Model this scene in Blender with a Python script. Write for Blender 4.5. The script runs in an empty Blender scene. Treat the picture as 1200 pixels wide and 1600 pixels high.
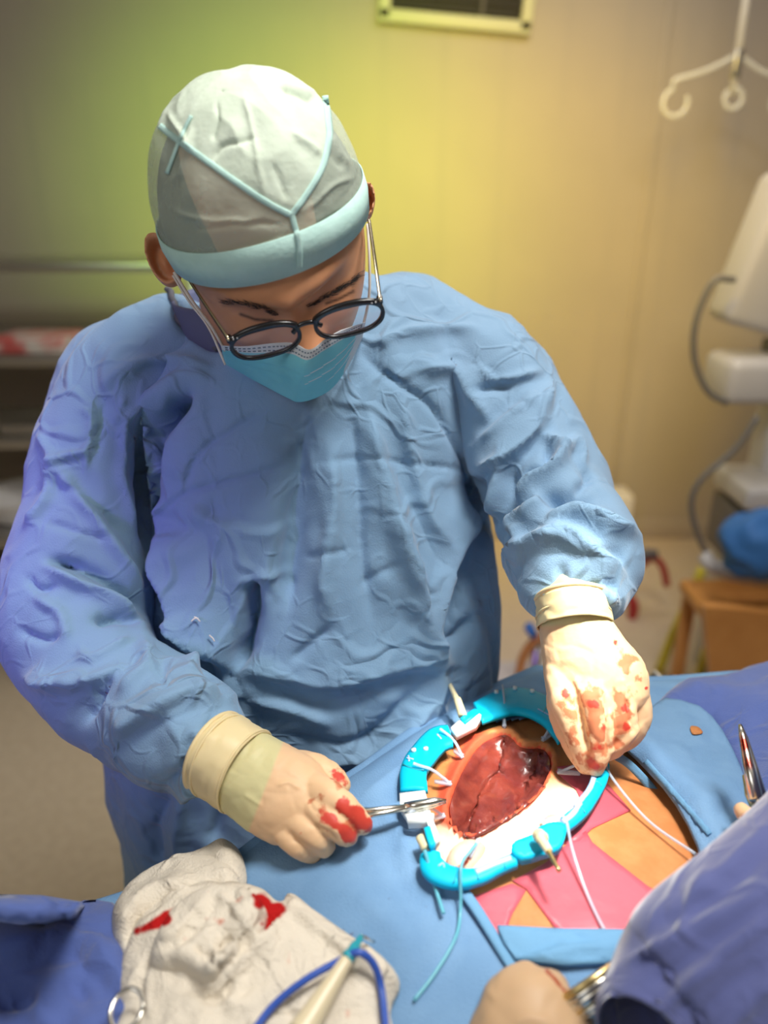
import bpy, bmesh, math, random
import numpy as np
from mathutils import Vector, Matrix, noise
from mathutils.bvhtree import BVHTree
from mathutils.geometry import delaunay_2d_cdt

# ------------------------------------------------------------------ camera, world, lights
SC = bpy.context.scene
COL = SC.collection
FPX = 1200.0
PITCH = math.radians(22)
CAM = Vector((0, 0, 1.55))
FWD = Vector((0, math.cos(PITCH), -math.sin(PITCH)))
UPV = Vector((0, math.sin(PITCH), math.cos(PITCH)))
RGT = Vector((1, 0, 0))

def P(x, y, d):
    x, y, d = float(x), float(y), float(d)
    return CAM + d * (FWD + (x - 600) / FPX * RGT + (800 - y) / FPX * UPV)

cd = bpy.data.cameras.new('camera')
cam = bpy.data.objects.new('camera', cd)
COL.objects.link(cam)
cam.location = CAM
cam.rotation_euler = (math.pi / 2 - PITCH, 0, 0)
cd.sensor_fit = 'VERTICAL'
cd.sensor_height = 36
cd.lens = 36 * FPX / 1600
cd.clip_start = 0.02
cd.dof.use_dof = True
cd.dof.focus_distance = 0.66
cd.dof.aperture_fstop = 2.6
SC.camera = cam
SC.view_settings.view_transform = 'Standard'
SC.view_settings.look = 'None'
SC.view_settings.gamma = 1
SC.view_settings.use_curve_mapping = False
SC.view_settings.exposure = 0.0

W = bpy.data.worlds.new('World')
SC.world = W
W.use_nodes = True
W.node_tree.nodes['Background'].inputs[0].default_value = (0.80, 0.86, 1.0, 1)
W.node_tree.nodes['Background'].inputs[1].default_value = 0.19

def lamp(name, kind, loc, target, energy, color=(1, 1, 1), size=0.5, angle=40, blend=0.5):
    l = bpy.data.lights.new(name, kind)
    l.energy = energy
    l.color = color
    if kind == 'AREA':
        l.size = size
    else:
        l.shadow_soft_size = size
    if kind == 'SPOT':
        l.spot_size = math.radians(angle)
        l.spot_blend = blend
    o = bpy.data.objects.new(name, l)
    COL.objects.link(o)
    o.location = loc
    o.rotation_euler = (Vector(target) - Vector(loc)).to_track_quat('-Z', 'Y').to_euler()
    return o

lamp('ceiling_lamp', 'AREA', (0.45, 0.35, 2.75), (0.0, 0.75, 1.0), 32, (1, 0.97, 0.92), 0.5)
lamp('room_lamp', 'AREA', (0.6, 2.2, 2.75), (0.8, 2.3, 0.0), 17, (1, 0.93, 0.85), 1.0)
lamp('added_front_fill', 'AREA', (-0.9, -0.6, 2.3), (0, 0.8, 1.2), 6, (1, 1, 1), 0.8)  # unseen fill added behind the camera to brighten face and gown
lamp('theatre_lamp', 'SPOT', (0.3, 0.25, 2.5), P(808, 1280, .62), 290, (1, 0.97, 0.9), 0.10, 9.5, 1.0)
lamp('theatre_side_lamp', 'SPOT', (0.45, 0.25, 2.3), P(880, 1000, .64), 480, (1, 0.97, 0.85), 0.06, 5, 1.0)
lamp('added_violet_spot', 'SPOT', (-1.1, -0.3, 1.9), P(30, 850, .8), 110, (0.34, 0.12, 1.0), 0.2, 17, 1.0)  # invented violet spot, no source in the room, tints the left sleeve
lamp('added_green_spot', 'SPOT', (-0.45, 1.3, 2.3), (-0.42, 3.5, 1.55), 300, (0.25, 0.48, 0.0), 0.3, 60, 1.0)  # added green spot without a real fixture, colours the middle of the wall
lamp('added_yellow_spot', 'SPOT', (0.3, 1.3, 2.3), (0.46, 3.5, 1.2), 230, (0.90, 0.58, 0.0), 0.3, 72, 1.0)  # added yellow spot, only there to give the wall its golden tone

# ------------------------------------------------------------------ materials
def sock(n, name):
    return n.inputs[name]

def mat(name, col, rough=0.6, metal=0.0, col2=None, cscale=20, bump=0.0, bscale=60, weave=0.0, crumple=0.0,
        crscale=14, sss=0.0, sheen=0.0, spec=0.5, trans=0.0, alpha=1.0, mask=None, emit=None, coat=0.0, stripes=None, alpha_attr=None, lines=None):
    m = bpy.data.materials.new(name)
    m.use_nodes = True
    nt = m.node_tree
    N = nt.nodes
    L = nt.links
    b = N['Principled BSDF']
    tc = N.new('ShaderNodeTexCoord')
    c1 = (*col, 1)
    b.inputs['Base Color'].default_value = c1
    b.inputs['Roughness'].default_value = rough
    b.inputs['Metallic'].default_value = metal
    b.inputs['Specular IOR Level'].default_value = spec
    b.inputs['Transmission Weight'].default_value = trans
    b.inputs['Alpha'].default_value = alpha
    b.inputs['Coat Weight'].default_value = coat
    if sss:
        b.inputs['Subsurface Weight'].default_value = sss
        b.inputs['Subsurface Radius'].default_value = (0.02, 0.008, 0.004)
        b.inputs['Subsurface Scale'].default_value = 0.4
    if sheen:
        b.inputs['Sheen Weight'].default_value = sheen
    last = None
    if col2 is not None:
        nz = N.new('ShaderNodeTexNoise')
        nz.inputs['Scale'].default_value = cscale
        nz.inputs['Detail'].default_value = 6
        L.new(tc.outputs['Object'], nz.inputs['Vector'])
        rp = N.new('ShaderNodeMapRange')
        rp.inputs[1].default_value = 0.38
        rp.inputs[2].default_value = 0.62
        L.new(nz.outputs['Fac'], rp.inputs[0])
        mx = N.new('ShaderNodeMix')
        mx.data_type = 'RGBA'
        L.new(rp.outputs[0], mx.inputs[0])
        mx.inputs[6].default_value = c1
        mx.inputs[7].default_value = (*col2, 1)
        last = mx.outputs[2]
    if stripes:
        sp = N.new('ShaderNodeTexWave')
        sp.inputs['Scale'].default_value = stripes[0]
        sp.inputs['Distortion'].default_value = 0.1
        L.new(tc.outputs['Object'], sp.inputs['Vector'])
        mr = N.new('ShaderNodeMapRange')
        mr.inputs[1].default_value = 0.0
        mr.inputs[2].default_value = 0.12
        L.new(sp.outputs['Fac'], mr.inputs[0])
        mx = N.new('ShaderNodeMix')
        mx.data_type = 'RGBA'
        L.new(mr.outputs[0], mx.inputs[0])
        mx.inputs[6].default_value = (*stripes[1], 1)
        if last is not None:
            L.new(last, mx.inputs[7])
        else:
            mx.inputs[7].default_value = c1
        last = mx.outputs[2]
    for k in (mask or []):     # (attribute, colour, noise scale, breakup)
        at = N.new('ShaderNodeAttribute')
        at.attribute_name = k[0]
        mx = N.new('ShaderNodeMix')
        mx.data_type = 'RGBA'
        if k[3] > 0:
            nz = N.new('ShaderNodeTexNoise')
            nz.inputs['Scale'].default_value = k[2]
            nz.inputs['Detail'].default_value = 8
            L.new(tc.outputs['Object'], nz.inputs['Vector'])
            ma = N.new('ShaderNodeMath')
            ma.operation = 'MULTIPLY_ADD'
            L.new(nz.outputs['Fac'], ma.inputs[0])
            ma.inputs[1].default_value = k[3]
            L.new(at.outputs['Fac'], ma.inputs[2])
            mr = N.new('ShaderNodeMapRange')
            mr.inputs[1].default_value = 0.45 + k[3] * 0.5
            mr.inputs[2].default_value = 0.62 + k[3] * 0.5
            L.new(ma.outputs[0], mr.inputs[0])
            fac = mr.outputs[0]
        else:
            fac = at.outputs['Fac']
        L.new(fac, mx.inputs[0])
        if last is not None:
            L.new(last, mx.inputs[6])
        else:
            mx.inputs[6].default_value = c1
        mx.inputs[7].default_value = (*k[1], 1)
        last = mx.outputs[2]
    if last is not None:
        L.new(last, b.inputs['Base Color'])
    if alpha_attr:
        at = N.new('ShaderNodeAttribute')
        at.attribute_name = alpha_attr[0]
        mr = N.new('ShaderNodeMapRange')
        mr.inputs[3].default_value = alpha_attr[1]
        mr.inputs[4].default_value = alpha_attr[2]
        L.new(at.outputs['Fac'], mr.inputs[0])
        L.new(mr.outputs[0], b.inputs['Alpha'])
    prev = None
    def addbump(h, strength, dist):
        nonlocal prev
        bp = N.new('ShaderNodeBump')
        bp.inputs['Strength'].default_value = strength
        bp.inputs['Distance'].default_value = dist
        L.new(h, bp.inputs['Height'])
        if prev is not None:
            L.new(prev, bp.inputs['Normal'])
        prev = bp.outputs['Normal']
    if crumple:
        nz = N.new('ShaderNodeTexNoise')
        nz.inputs['Scale'].default_value = 6
        L.new(tc.outputs['Object'], nz.inputs['Vector'])
        va = N.new('ShaderNodeVectorMath')
        va.operation = 'MULTIPLY_ADD'
        L.new(nz.outputs['Color'], va.inputs[0])
        va.inputs[1].default_value = (0.12, 0.12, 0.12)
        L.new(tc.outputs['Object'], va.inputs[2])
        for sc_, k in ((crscale, 1.0), (crscale * 2.4, 0.4)):
            vo = N.new('ShaderNodeTexVoronoi')
            vo.feature = 'F1'
            vo.inputs['Scale'].default_value = sc_
            L.new(va.outputs[0], vo.inputs['Vector'])
            addbump(vo.outputs['Distance'], crumple * k, 0.25 / sc_)
    if lines:
        nz = N.new('ShaderNodeTexNoise')
        nz.inputs['Scale'].default_value = 5
        nz.inputs['Detail'].default_value = 3
        L.new(tc.outputs['Object'], nz.inputs['Vector'])
        va = N.new('ShaderNodeVectorMath')
        va.operation = 'MULTIPLY_ADD'
        L.new(nz.outputs['Color'], va.inputs[0])
        va.inputs[1].default_value = (0.25, 0.25, 0.25)
        L.new(tc.outputs['Object'], va.inputs[2])
        for sc_, k in ((lines[0], 1.0), (lines[0] * 2.3, 0.5)):
            vo = N.new('ShaderNodeTexVoronoi')
            vo.feature = 'DISTANCE_TO_EDGE'
            vo.inputs['Scale'].default_value = sc_
            L.new(va.outputs[0], vo.inputs['Vector'])
            mr = N.new('ShaderNodeMapRange')
            mr.interpolation_type = 'SMOOTHSTEP'
            mr.inputs[1].default_value = 0.0
            mr.inputs[2].default_value = 0.10
            mr.inputs[3].default_value = 1.0
            mr.inputs[4].default_value = 0.0
            L.new(vo.outputs['Distance'], mr.inputs[0])
            n2_ = N.new('ShaderNodeTexNoise')
            n2_.inputs['Scale'].default_value = sc_ * .8
            L.new(tc.outputs['Object'], n2_.inputs['Vector'])
            m2 = N.new('ShaderNodeMapRange')
            m2.inputs[1].default_value = 0.45
            m2.inputs[2].default_value = 0.65
            L.new(n2_.outputs['Fac'], m2.inputs[0])
            mm = N.new('ShaderNodeMath')
            mm.operation = 'MULTIPLY'
            L.new(mr.outputs[0], mm.inputs[0])
            L.new(m2.outputs[0], mm.inputs[1])
            addbump(mm.outputs[0], lines[1] * k, 0.004)
    if bump:
        nz = N.new('ShaderNodeTexNoise')
        nz.inputs['Scale'].default_value = bscale
        nz.inputs['Detail'].default_value = 5
        L.new(tc.outputs['Object'], nz.inputs['Vector'])
        addbump(nz.outputs['Fac'], bump, 0.3 / bscale)
    if weave:
        w2 = N.new('ShaderNodeTexVoronoi')
        w2.inputs['Scale'].default_value = 650
        L.new(tc.outputs['Object'], w2.inputs['Vector'])
        addbump(w2.outputs['Distance'], weave, 0.0008)
    if prev is not None:
        L.new(prev, b.inputs['Normal'])
    if emit:
        b.inputs['Emission Color'].default_value = (*emit[0], 1)
        b.inputs['Emission Strength'].default_value = emit[1]
    return m

BLOOD = (0.42, 0.02, 0.012)
M = {}
M['wall'] = mat('wall_panel', (0.47, 0.415, 0.355), 0.6, spec=0.25, col2=(0.44, 0.39, 0.34), cscale=2, stripes=(1.3, (0.445, 0.395, 0.345)))
M['floor'] = mat('floor_vinyl', (0.64, 0.54, 0.40), 0.45, col2=(0.58, 0.48, 0.35), cscale=40)
M['ceiling'] = mat('ceiling_paint', (0.6, 0.58, 0.55), 0.8)
M['gown'] = mat('gown_cloth', (0.225, 0.36, 0.52), 0.85, col2=(0.20, 0.335, 0.49), cscale=5, weave=0.25, crumple=0.2, crscale=9, lines=(11, .75), sheen=0.25, spec=0.15)
M['gown_navy'] = mat('navy_gown_cloth', (0.085, 0.10, 0.25), 0.85, weave=0.25, crumple=0.12, crscale=8, lines=(11, .5), sheen=0.6, spec=0.15)
M['drape'] = mat('drape_cloth', (0.17, 0.31, 0.50), 0.8, col2=(0.145, 0.275, 0.46), cscale=30, weave=0.4, crumple=0.10, crscale=9, spec=0.2, bump=0.15, bscale=250,
                 mask=[('blood', (0.10, 0.03, 0.05), 220, 1.2)])
M['drape_edge'] = mat('drape_edge_cloth', (0.14, 0.31, 0.50), 0.7, weave=0.3, spec=0.2)
M['drape_navy'] = mat('navy_drape_cloth', (0.085, 0.13, 0.36), 0.8, weave=0.3, crumple=0.25, crscale=9, lines=(10, .5), sheen=0.3, spec=0.2)
M['trim'] = mat('collar_binding', (0.10, 0.10, 0.12), 0.7)
M['scrub'] = mat('scrub_cloth', (0.12, 0.13, 0.22), 0.85)
M['cap'] = mat('cap_gauze_cloth', (0.76, 0.86, 0.72), 0.7, alpha_attr=('lit_crown', 0.30, 0.80), bump=0.4, bscale=160, crumple=0.14, crscale=14, col2=(0.70, 0.80, 0.66), cscale=50, spec=0.2)
M['capband'] = mat('cap_band_cloth', (0.52, 0.76, 0.70), 0.75, bump=0.4, bscale=300, col2=(0.48, 0.72, 0.66), cscale=90, spec=0.2)
M['hair'] = mat('dark_hair', (0.012, 0.010, 0.009), 0.5, bump=0.6, bscale=260)
M['skin'] = mat('face_skin', (0.66, 0.32, 0.17), 0.45, col2=(0.60, 0.27, 0.13), cscale=18, bump=0.12, bscale=260, sss=0.15, spec=0.4,
                mask=[('lip', (0.05, 0.02, 0.012), 50, 0.0)])
M['mask'] = mat('mask_cloth', (0.22, 0.66, 0.76), 0.8, bump=0.25, bscale=300, spec=0.2, col2=(0.25, 0.70, 0.78), cscale=30)
M['maskw'] = mat('mask_border', (0.75, 0.78, 0.80), 0.8, bump=0.3, bscale=400)
M['stitch'] = mat('stitching', (0.10, 0.16, 0.22), 0.8)
M['loop'] = mat('elastic_loop', (0.72, 0.68, 0.62), 0.7)
M['black'] = mat('black_acetate', (0.008, 0.008, 0.009), 0.25, coat=0.3)
M['gold'] = mat('pale_gold_metal', (0.72, 0.62, 0.42), 0.25, 1.0)
M['lens'] = mat('lens_glass', (0.85, 0.80, 0.95), 0.03, alpha=0.10, coat=0.6)
M['glove'] = mat('glove_latex', (0.76, 0.50, 0.29), 0.5, sss=0.1, bump=0.12, bscale=45, crumple=0.10, crscale=28, spec=0.35,
                 mask=[('cuffzone', (0.60, 0.58, 0.30), 1, 0.0), ('smear', (0.55, 0.19, 0.09), 110, 1.5), ('blood', (0.55, 0.05, 0.03), 110, 1.4)])
M['glove2'] = mat('glove_tan_latex', (0.50, 0.33, 0.19), 0.5, sss=0.1, bump=0.1, bscale=45, crumple=0.06, crscale=20, spec=0.35,
                  mask=[('blood', (0.30, 0.05, 0.02), 75, 0.9)])
M['cuff'] = mat('glove_cuff_latex', (0.78, 0.62, 0.34), 0.5, bump=0.1, bscale=60, sss=0.1)
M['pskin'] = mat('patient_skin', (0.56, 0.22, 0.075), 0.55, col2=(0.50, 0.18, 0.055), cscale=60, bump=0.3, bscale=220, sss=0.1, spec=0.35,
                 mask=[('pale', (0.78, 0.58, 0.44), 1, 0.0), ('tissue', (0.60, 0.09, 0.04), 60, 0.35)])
M['tissue'] = mat('moist_tissue', (0.13, 0.018, 0.014), 0.35, col2=(0.20, 0.035, 0.022), cscale=45, bump=0.6, bscale=50, sss=0.2, coat=0.5)
M['film'] = mat('pink_film', (0.74, 0.14, 0.19), 0.4, col2=(0.68, 0.11, 0.15), cscale=12, bump=0.2, bscale=70, alpha=0.82, spec=0.4)
M['ring'] = mat('ring_plastic', (0.0, 0.48, 0.74), 0.5, bump=0.1, bscale=40, spec=0.3, mask=[('mark', (0.25, 0.66, 0.80), 1, 0.0)])
M['ringw'] = mat('hinge_plastic', (0.75, 0.80, 0.80), 0.3)
M['ringl'] = mat('ring_lining', (0.38, 0.50, 0.80), 0.3)
M['cord'] = mat('clear_elastic', (0.62, 0.70, 0.82), 0.2, alpha=0.5, coat=0.5)
M['cordb'] = mat('aqua_elastic', (0.15, 0.50, 0.62), 0.25, alpha=0.8)
M['valve'] = mat('cream_plastic', (0.66, 0.58, 0.36), 0.35)
M['steel'] = mat('instrument_steel', (0.72, 0.69, 0.62), 0.22, 1.0, mask=[('blood', (0.40, 0.03, 0.02), 80, 0.8)])
M['brass'] = mat('gold_handle_metal', (0.72, 0.55, 0.25), 0.3, 1.0)
M['gauze'] = mat('gauze_cotton', (0.72, 0.65, 0.54), 0.9, bump=0.4, bscale=350, weave=0.8, crumple=0.2, crscale=14, lines=(20, .6), spec=0.1,
                 mask=[('blood', (0.45, 0.012, 0.012), 50, 0.7), ('smear', (0.62, 0.22, 0.15), 80, 1.0)])
M['pen'] = mat('pen_plastic', (0.70, 0.60, 0.40), 0.35, mask=[('blood', (0.45, 0.06, 0.02), 120, 1.0)])
M['teal'] = mat('teal_plastic', (0.02, 0.34, 0.42), 0.35)
M['cable'] = mat('blue_cable', (0.03, 0.09, 0.42), 0.4)
M['grey'] = mat('grey_plastic', (0.52, 0.50, 0.50), 0.4, bump=0.05, bscale=40)
M['dgrey'] = mat('dark_grey_plastic', (0.12, 0.11, 0.12), 0.5)
M['greycable'] = mat('grey_cable', (0.16, 0.15, 0.14), 0.5)
M['stainless'] = mat('stainless_sheet', (0.55, 0.54, 0.52), 0.35, 1.0)
M['white'] = mat('white_enamel', (0.78, 0.76, 0.76), 0.5)
M['wood'] = mat('orange_wood', (0.56, 0.25, 0.07), 0.4, col2=(0.48, 0.20, 0.05), cscale=8)
M['yellow'] = mat('yellow_strap', (0.62, 0.52, 0.05), 0.6)
M['red'] = mat('red_rubber', (0.40, 0.03, 0.03), 0.45)
M['ventf'] = mat('vent_frame', (0.62, 0.62, 0.42), 0.5)
M['dark'] = mat('vent_dark', (0.03, 0.028, 0.025), 0.7)  # crown panel above the V seam more opaque, its lit look put into alpha
M['bluecloth'] = mat('blue_bag_cloth', (0.03, 0.14, 0.40), 0.7, crumple=0.3, crscale=9)
M['pack'] = mat('red_white_paper', (0.55, 0.50, 0.46), 0.6, col2=(0.5, 0.10, 0.09), cscale=14)
M['clear'] = mat('clear_plastic', (0.8, 0.82, 0.82), 0.15, alpha=0.5)
M['rackback'] = mat('rack_back', (0.26, 0.22, 0.18), 0.6)
M['matt'] = mat('table_pad', (0.03, 0.03, 0.035), 0.6)

# ------------------------------------------------------------------ builders
def link(name, verts, faces, m, parent=None, smooth=True):
    me = bpy.data.meshes.new(name)
    me.from_pydata([tuple(v) for v in verts], [], faces)
    me.validate()
    bm = bmesh.new()
    bm.from_mesh(me)
    bmesh.ops.recalc_face_normals(bm, faces=bm.faces)
    bm.to_mesh(me)
    bm.free()
    if m is not None:
        me.materials.append(m)
    if smooth:
        me.polygons.foreach_set('use_smooth', [True] * len(me.polygons))
    o = bpy.data.objects.new(name, me)
    COL.objects.link(o)
    if parent:
        o.parent = parent
    return o

def thing(name, label, cat, group=None, loc=None):
    o = bpy.data.objects.new(name, None)
    o.empty_display_size = 0.02
    COL.objects.link(o)
    o['label'] = label
    o['category'] = cat
    if group:
        o['group'] = group
    return o

def tag(o, label, cat, group=None):
    o['label'] = label
    o['category'] = cat
    if group:
        o['group'] = group
    return o

def struct(o):
    o['kind'] = 'structure'
    return o

def spline(pts, n):
    pts = [np.array(p, float) for p in pts]
    if len(pts) < 3:
        return [pts[0] + (pts[-1] - pts[0]) * t for t in np.linspace(0, 1, n)]
    Q = [2 * pts[0] - pts[1]] + pts + [2 * pts[-1] - pts[-2]]
    out = []
    S = len(pts) - 1
    for k in range(n):
        u = k / (n - 1) * S
        i = min(int(u), S - 1)
        t = u - i
        a, b, c, d = Q[i], Q[i + 1], Q[i + 2], Q[i + 3]
        out.append(0.5 * (2 * b + (c - a) * t + (2 * a - 5 * b + 4 * c - d) * t * t + (3 * b - a - 3 * c + d) * t ** 3))
    return out

def loft(stations, n=24, seg=36, cap=True):
    """stations: (x, y, depth, half width in px, half thickness in m). Returns verts, faces."""
    st = spline(stations, n)
    C = [P(s[0], s[1], s[2]) for s in st]
    V, Fc = [], []
    for i in range(n):
        T = (C[min(i + 1, n - 1)] - C[max(i - 1, 0)]).normalized()
        view = (CAM - C[i]).normalized()
        S = T.cross(view).normalized()
        Nn = S.cross(T).normalized()
        w = max(st[i][3], 0.5) * st[i][2] / FPX
        t = max(st[i][4], 0.0005)
        for k in range(seg):
            a = 2 * math.pi * k / seg
            V.append(C[i] + S * w * math.cos(a) + Nn * t * math.sin(a))
    for i in range(n - 1):
        for k in range(seg):
            k2 = (k + 1) % seg
            Fc.append((i * seg + k, i * seg + k2, (i + 1) * seg + k2, (i + 1) * seg + k))
    if cap:
        for i, sgn in ((0, -1), (n - 1, 1)):
            T = (C[1] - C[0]).normalized() if i == 0 else (C[-1] - C[-2]).normalized()
            r = min(st[i][3] * st[i][2] / FPX, st[i][4]) * 0.9
            prev = i * seg
            for j in range(1, 5):
                a = j / 5 * math.pi / 2
                base = len(V)
                for k in range(seg):
                    V.append(C[i] + (V[i * seg + k] - C[i]) * math.cos(a) + T * sgn * r * math.sin(a))
                for k in range(seg):
                    k2 = (k + 1) % seg
                    Fc.append((prev + k, prev + k2, base + k2, base + k))
                prev = base
            V.append(C[i] + T * sgn * r)
            for k in range(seg):
                Fc.append((prev + k, prev + (k + 1) % seg, len(V) - 1))
    return V, Fc

def merge(parts):
    V, Fc = [], []
    for v, f in parts:
        b = len(V)
        V += list(v)
        Fc += [tuple(i + b for i in q) for q in f]
    return V, Fc

def bake(o, mods):
    """apply modifiers, replace the mesh"""
    for kind, kw in mods:
        md = o.modifiers.new(kind, kind)
        for k, v in kw.items():
            setattr(md, k, v)
    dg = bpy.context.evaluated_depsgraph_get()
    ev = o.evaluated_get(dg)
    me = bpy.data.meshes.new_from_object(ev)
    o.modifiers.clear()
    old = o.data
    o.data = me
    bpy.data.meshes.remove(old)
    me.polygons.foreach_set('use_smooth', [True] * len(me.polygons))
    return o

def union(name, parts, m, parent, voxel=0.004, smooth=8, fac=0.5):
    V, Fc = merge(parts)
    o = link(name, V, Fc, m, parent)
    return bake(o, [('REMESH', dict(mode='VOXEL', voxel_size=voxel, adaptivity=0)), ('SMOOTH', dict(factor=fac, iterations=smooth))])

def getco(o):
    co = np.empty(len(o.data.vertices) * 3)
    o.data.vertices.foreach_get('co', co)
    return co.reshape(-1, 3)

def setco(o, co):
    o.data.vertices.foreach_set('co', co.ravel())
    o.data.update()

def getno(o):
    no = np.empty(len(o.data.vertices) * 3)
    o.data.vertices.foreach_get('normal', no)
    return no.reshape(-1, 3)

def topx(co):
    r = co - np.array(CAM)
    d = r @ np.array(FWD)
    return np.stack([600 + FPX * (r @ np.array(RGT)) / d, 800 - FPX * (r @ np.array(UPV)) / d, d], 1)

def segdist(px, path):
    """distance, signed side and arc fraction to a polyline in px"""
    best = np.full(len(px), 1e9)
    side = np.zeros(len(px))
    arc = np.zeros(len(px))
    path = [np.array(p[:2], float) for p in path]
    tot = sum(np.linalg.norm(b - a) for a, b in zip(path, path[1:]))
    acc = 0
    for a, b in zip(path, path[1:]):
        v = b - a
        l = np.linalg.norm(v)
        if l < 1e-6:
            continue
        r = px[:, :2] - a
        t = np.clip((r @ v) / (l * l), 0, 1)
        q = r - t[:, None] * v
        d = np.hypot(q[:, 0], q[:, 1])
        s = np.sign(v[0] * r[:, 1] - v[1] * r[:, 0])
        mk = d < best
        best[mk] = d[mk]
        side[mk] = s[mk]
        arc[mk] = (acc + t[mk] * l) / tot
        acc += l
    return best, side, arc

def crease(o, lst, front=True, wobble=3.0, post=1):
    """sculpt folds: (kind, amplitude, width, path). r ridge, g groove, s step (right hand side of the path stays low)."""
    co = getco(o)
    no = getno(o)
    px = topx(co)
    view = np.array(CAM) - co
    facing = np.einsum('ij,ij->i', view, no) / np.linalg.norm(view, axis=1)
    fr = np.clip(facing * 4 + 0.6, 0, 1) if front else 1.0
    wx = np.array([noise.noise(Vector((p[0] / 28, p[1] / 28, 0))) for p in px]) * wobble
    wy = np.array([noise.noise(Vector((p[0] / 28, p[1] / 28, 7))) for p in px]) * wobble
    q = px.copy()
    q[:, 0] += wx
    q[:, 1] += wy
    D = np.zeros(len(co))
    for kind, amp, w, path in lst:
        if len(path) > 2:
            path = spline(path, 12)
        d, s, t = segdist(q, path)
        tp = np.clip(np.minimum(t, 1 - t) * 5 + 0.25, 0, 1)
        if kind == 'r':
            D += amp * tp * np.exp(-np.abs(d / w) ** 1.4)
        elif kind == 'g':
            D -= amp * tp * np.exp(-np.abs(d / w) ** 1.4)
        else:
            hi = amp * np.exp(-d / (w * 3))
            lo = amp * (1.3 * np.exp(-(d / (w * 0.8)) ** 2) - 0.3 * np.exp(-(d / (w * 2.2)) ** 2))
            D += tp * np.where(s <= 0, hi, lo)
    setco(o, co + no * (D * fr)[:, None])
    if post:
        bake(o, [('SMOOTH', dict(factor=.5, iterations=post))])

def crumple(o, layers):
    """layers: (scale in 1/m, amplitude m, stretch vector, kind)"""
    co = getco(o)
    no = getno(o)
    D = np.zeros(len(co))
    for sc_, amp, st, kind in layers:
        for i, c in enumerate(co):
            v = Vector((c[0] * st[0], c[1] * st[1], c[2] * st[2])) * sc_
            if kind == 'n':
                D[i] += amp * noise.noise(v)
            elif kind == 'r':
                D[i] += amp * (1 - 2 * abs(noise.noise(v)))
            else:
                v += noise.noise_vector(v * 0.6) * 0.5
                dd, _ = noise.voronoi(v)
                D[i] += amp * min(dd[1] - dd[0], 0.35) / 0.35
    setco(o, co + no * D[:, None])

def paint(o, attr, spots):
    """soft stain mask: (x, y, radius px, strength) or ('p', path, width, strength)"""
    px = topx(getco(o))
    A = np.zeros(len(px))
    for s in spots:
        if s[0] == 'p':
            d, _, _ = segdist(px, s[1])
            A = np.maximum(A, s[3] * np.exp(-(d / s[2]) ** 2))
        else:
            d = np.hypot(px[:, 0] - s[0], px[:, 1] - s[1])
            A = np.maximum(A, s[3] * np.exp(-(d / s[2]) ** 2))
    at = o.data.attributes.get(attr) or o.data.attributes.new(attr, 'FLOAT', 'POINT')
    at.data.foreach_set('value', A)

def setattr_np(o, attr, A):
    at = o.data.attributes.get(attr) or o.data.attributes.new(attr, 'FLOAT', 'POINT')
    at.data.foreach_set('value', np.asarray(A, float))

def bvh(*objs):
    V, Fc = [], []
    for o in objs:
        b = len(V)
        V += [o.matrix_world @ v.co for v in o.data.vertices]
        Fc += [tuple(i + b for i in p.vertices) for p in o.data.polygons]
    return BVHTree.FromPolygons(V, Fc)

def hit(tree, x, y, fallback=None):
    d = P(x, y, 1.0) - CAM
    loc, nor, _, _ = tree.ray_cast(CAM + d * 0.1, d)
    if loc is None:
        if fallback is None:
            return None, None
        return P(x, y, fallback), -FWD
    if nor.dot(d) > 0:
        nor = -nor
    return loc, nor

def drape_strip(name, tree, path, m, parent, width=10, lift=0.002, thick=0.002, n=40, across=4, fallback=None, closed=False, up=False):
    """a ribbon laid on a surface along a path (x, y[, width])"""
    pts = [(p[0], p[1], p[2] if len(p) > 2 else width) for p in path]
    if closed:
        pts = pts + [pts[0]]
    st = spline(pts, n)
    top, bot = [], []
    lastd = fallback
    for i in range(n):
        a = st[max(i - 1, 0)]
        b = st[min(i + 1, n - 1)]
        t = np.array([b[0] - a[0], b[1] - a[1]])
        t /= np.linalg.norm(t) + 1e-9
        nn = np.array([-t[1], t[0]])
        for j in range(across):
            q = st[i][:2] + nn * st[i][2] * (j / (across - 1) - 0.5)
            loc, nor = hit(tree, q[0], q[1], lastd)
            if loc is None:
                loc, nor = P(q[0], q[1], 0.65), -FWD
            else:
                lastd = (loc - CAM).dot(FWD)
            if up:
                nor = Vector((0, 0, 1))
            e = 1 - 0.35 * abs(2 * j / (across - 1) - 1) ** 3
            top.append(loc + nor * (lift + thick * e))
            bot.append(loc + nor * lift)
    V = top + bot
    B = n * across
    Fc = []
    for i in range(n - 1):
        for j in range(across - 1):
            k = i * across + j
            Fc.append((k, k + 1, k + across + 1, k + across))
            Fc.append((B + k, B + k + across, B + k + across + 1, B + k + 1))
    for i in range(n - 1):
        for j in (0, across - 1):
            k = i * across + j
            Fc.append((k, k + across, B + k + across, B + k))
    for i in (0, n - 1):
        for j in range(across - 1):
            k = i * across + j
            Fc.append((k, B + k, B + k + 1, k + 1))
    return link(name, V, Fc, m, parent)

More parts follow.
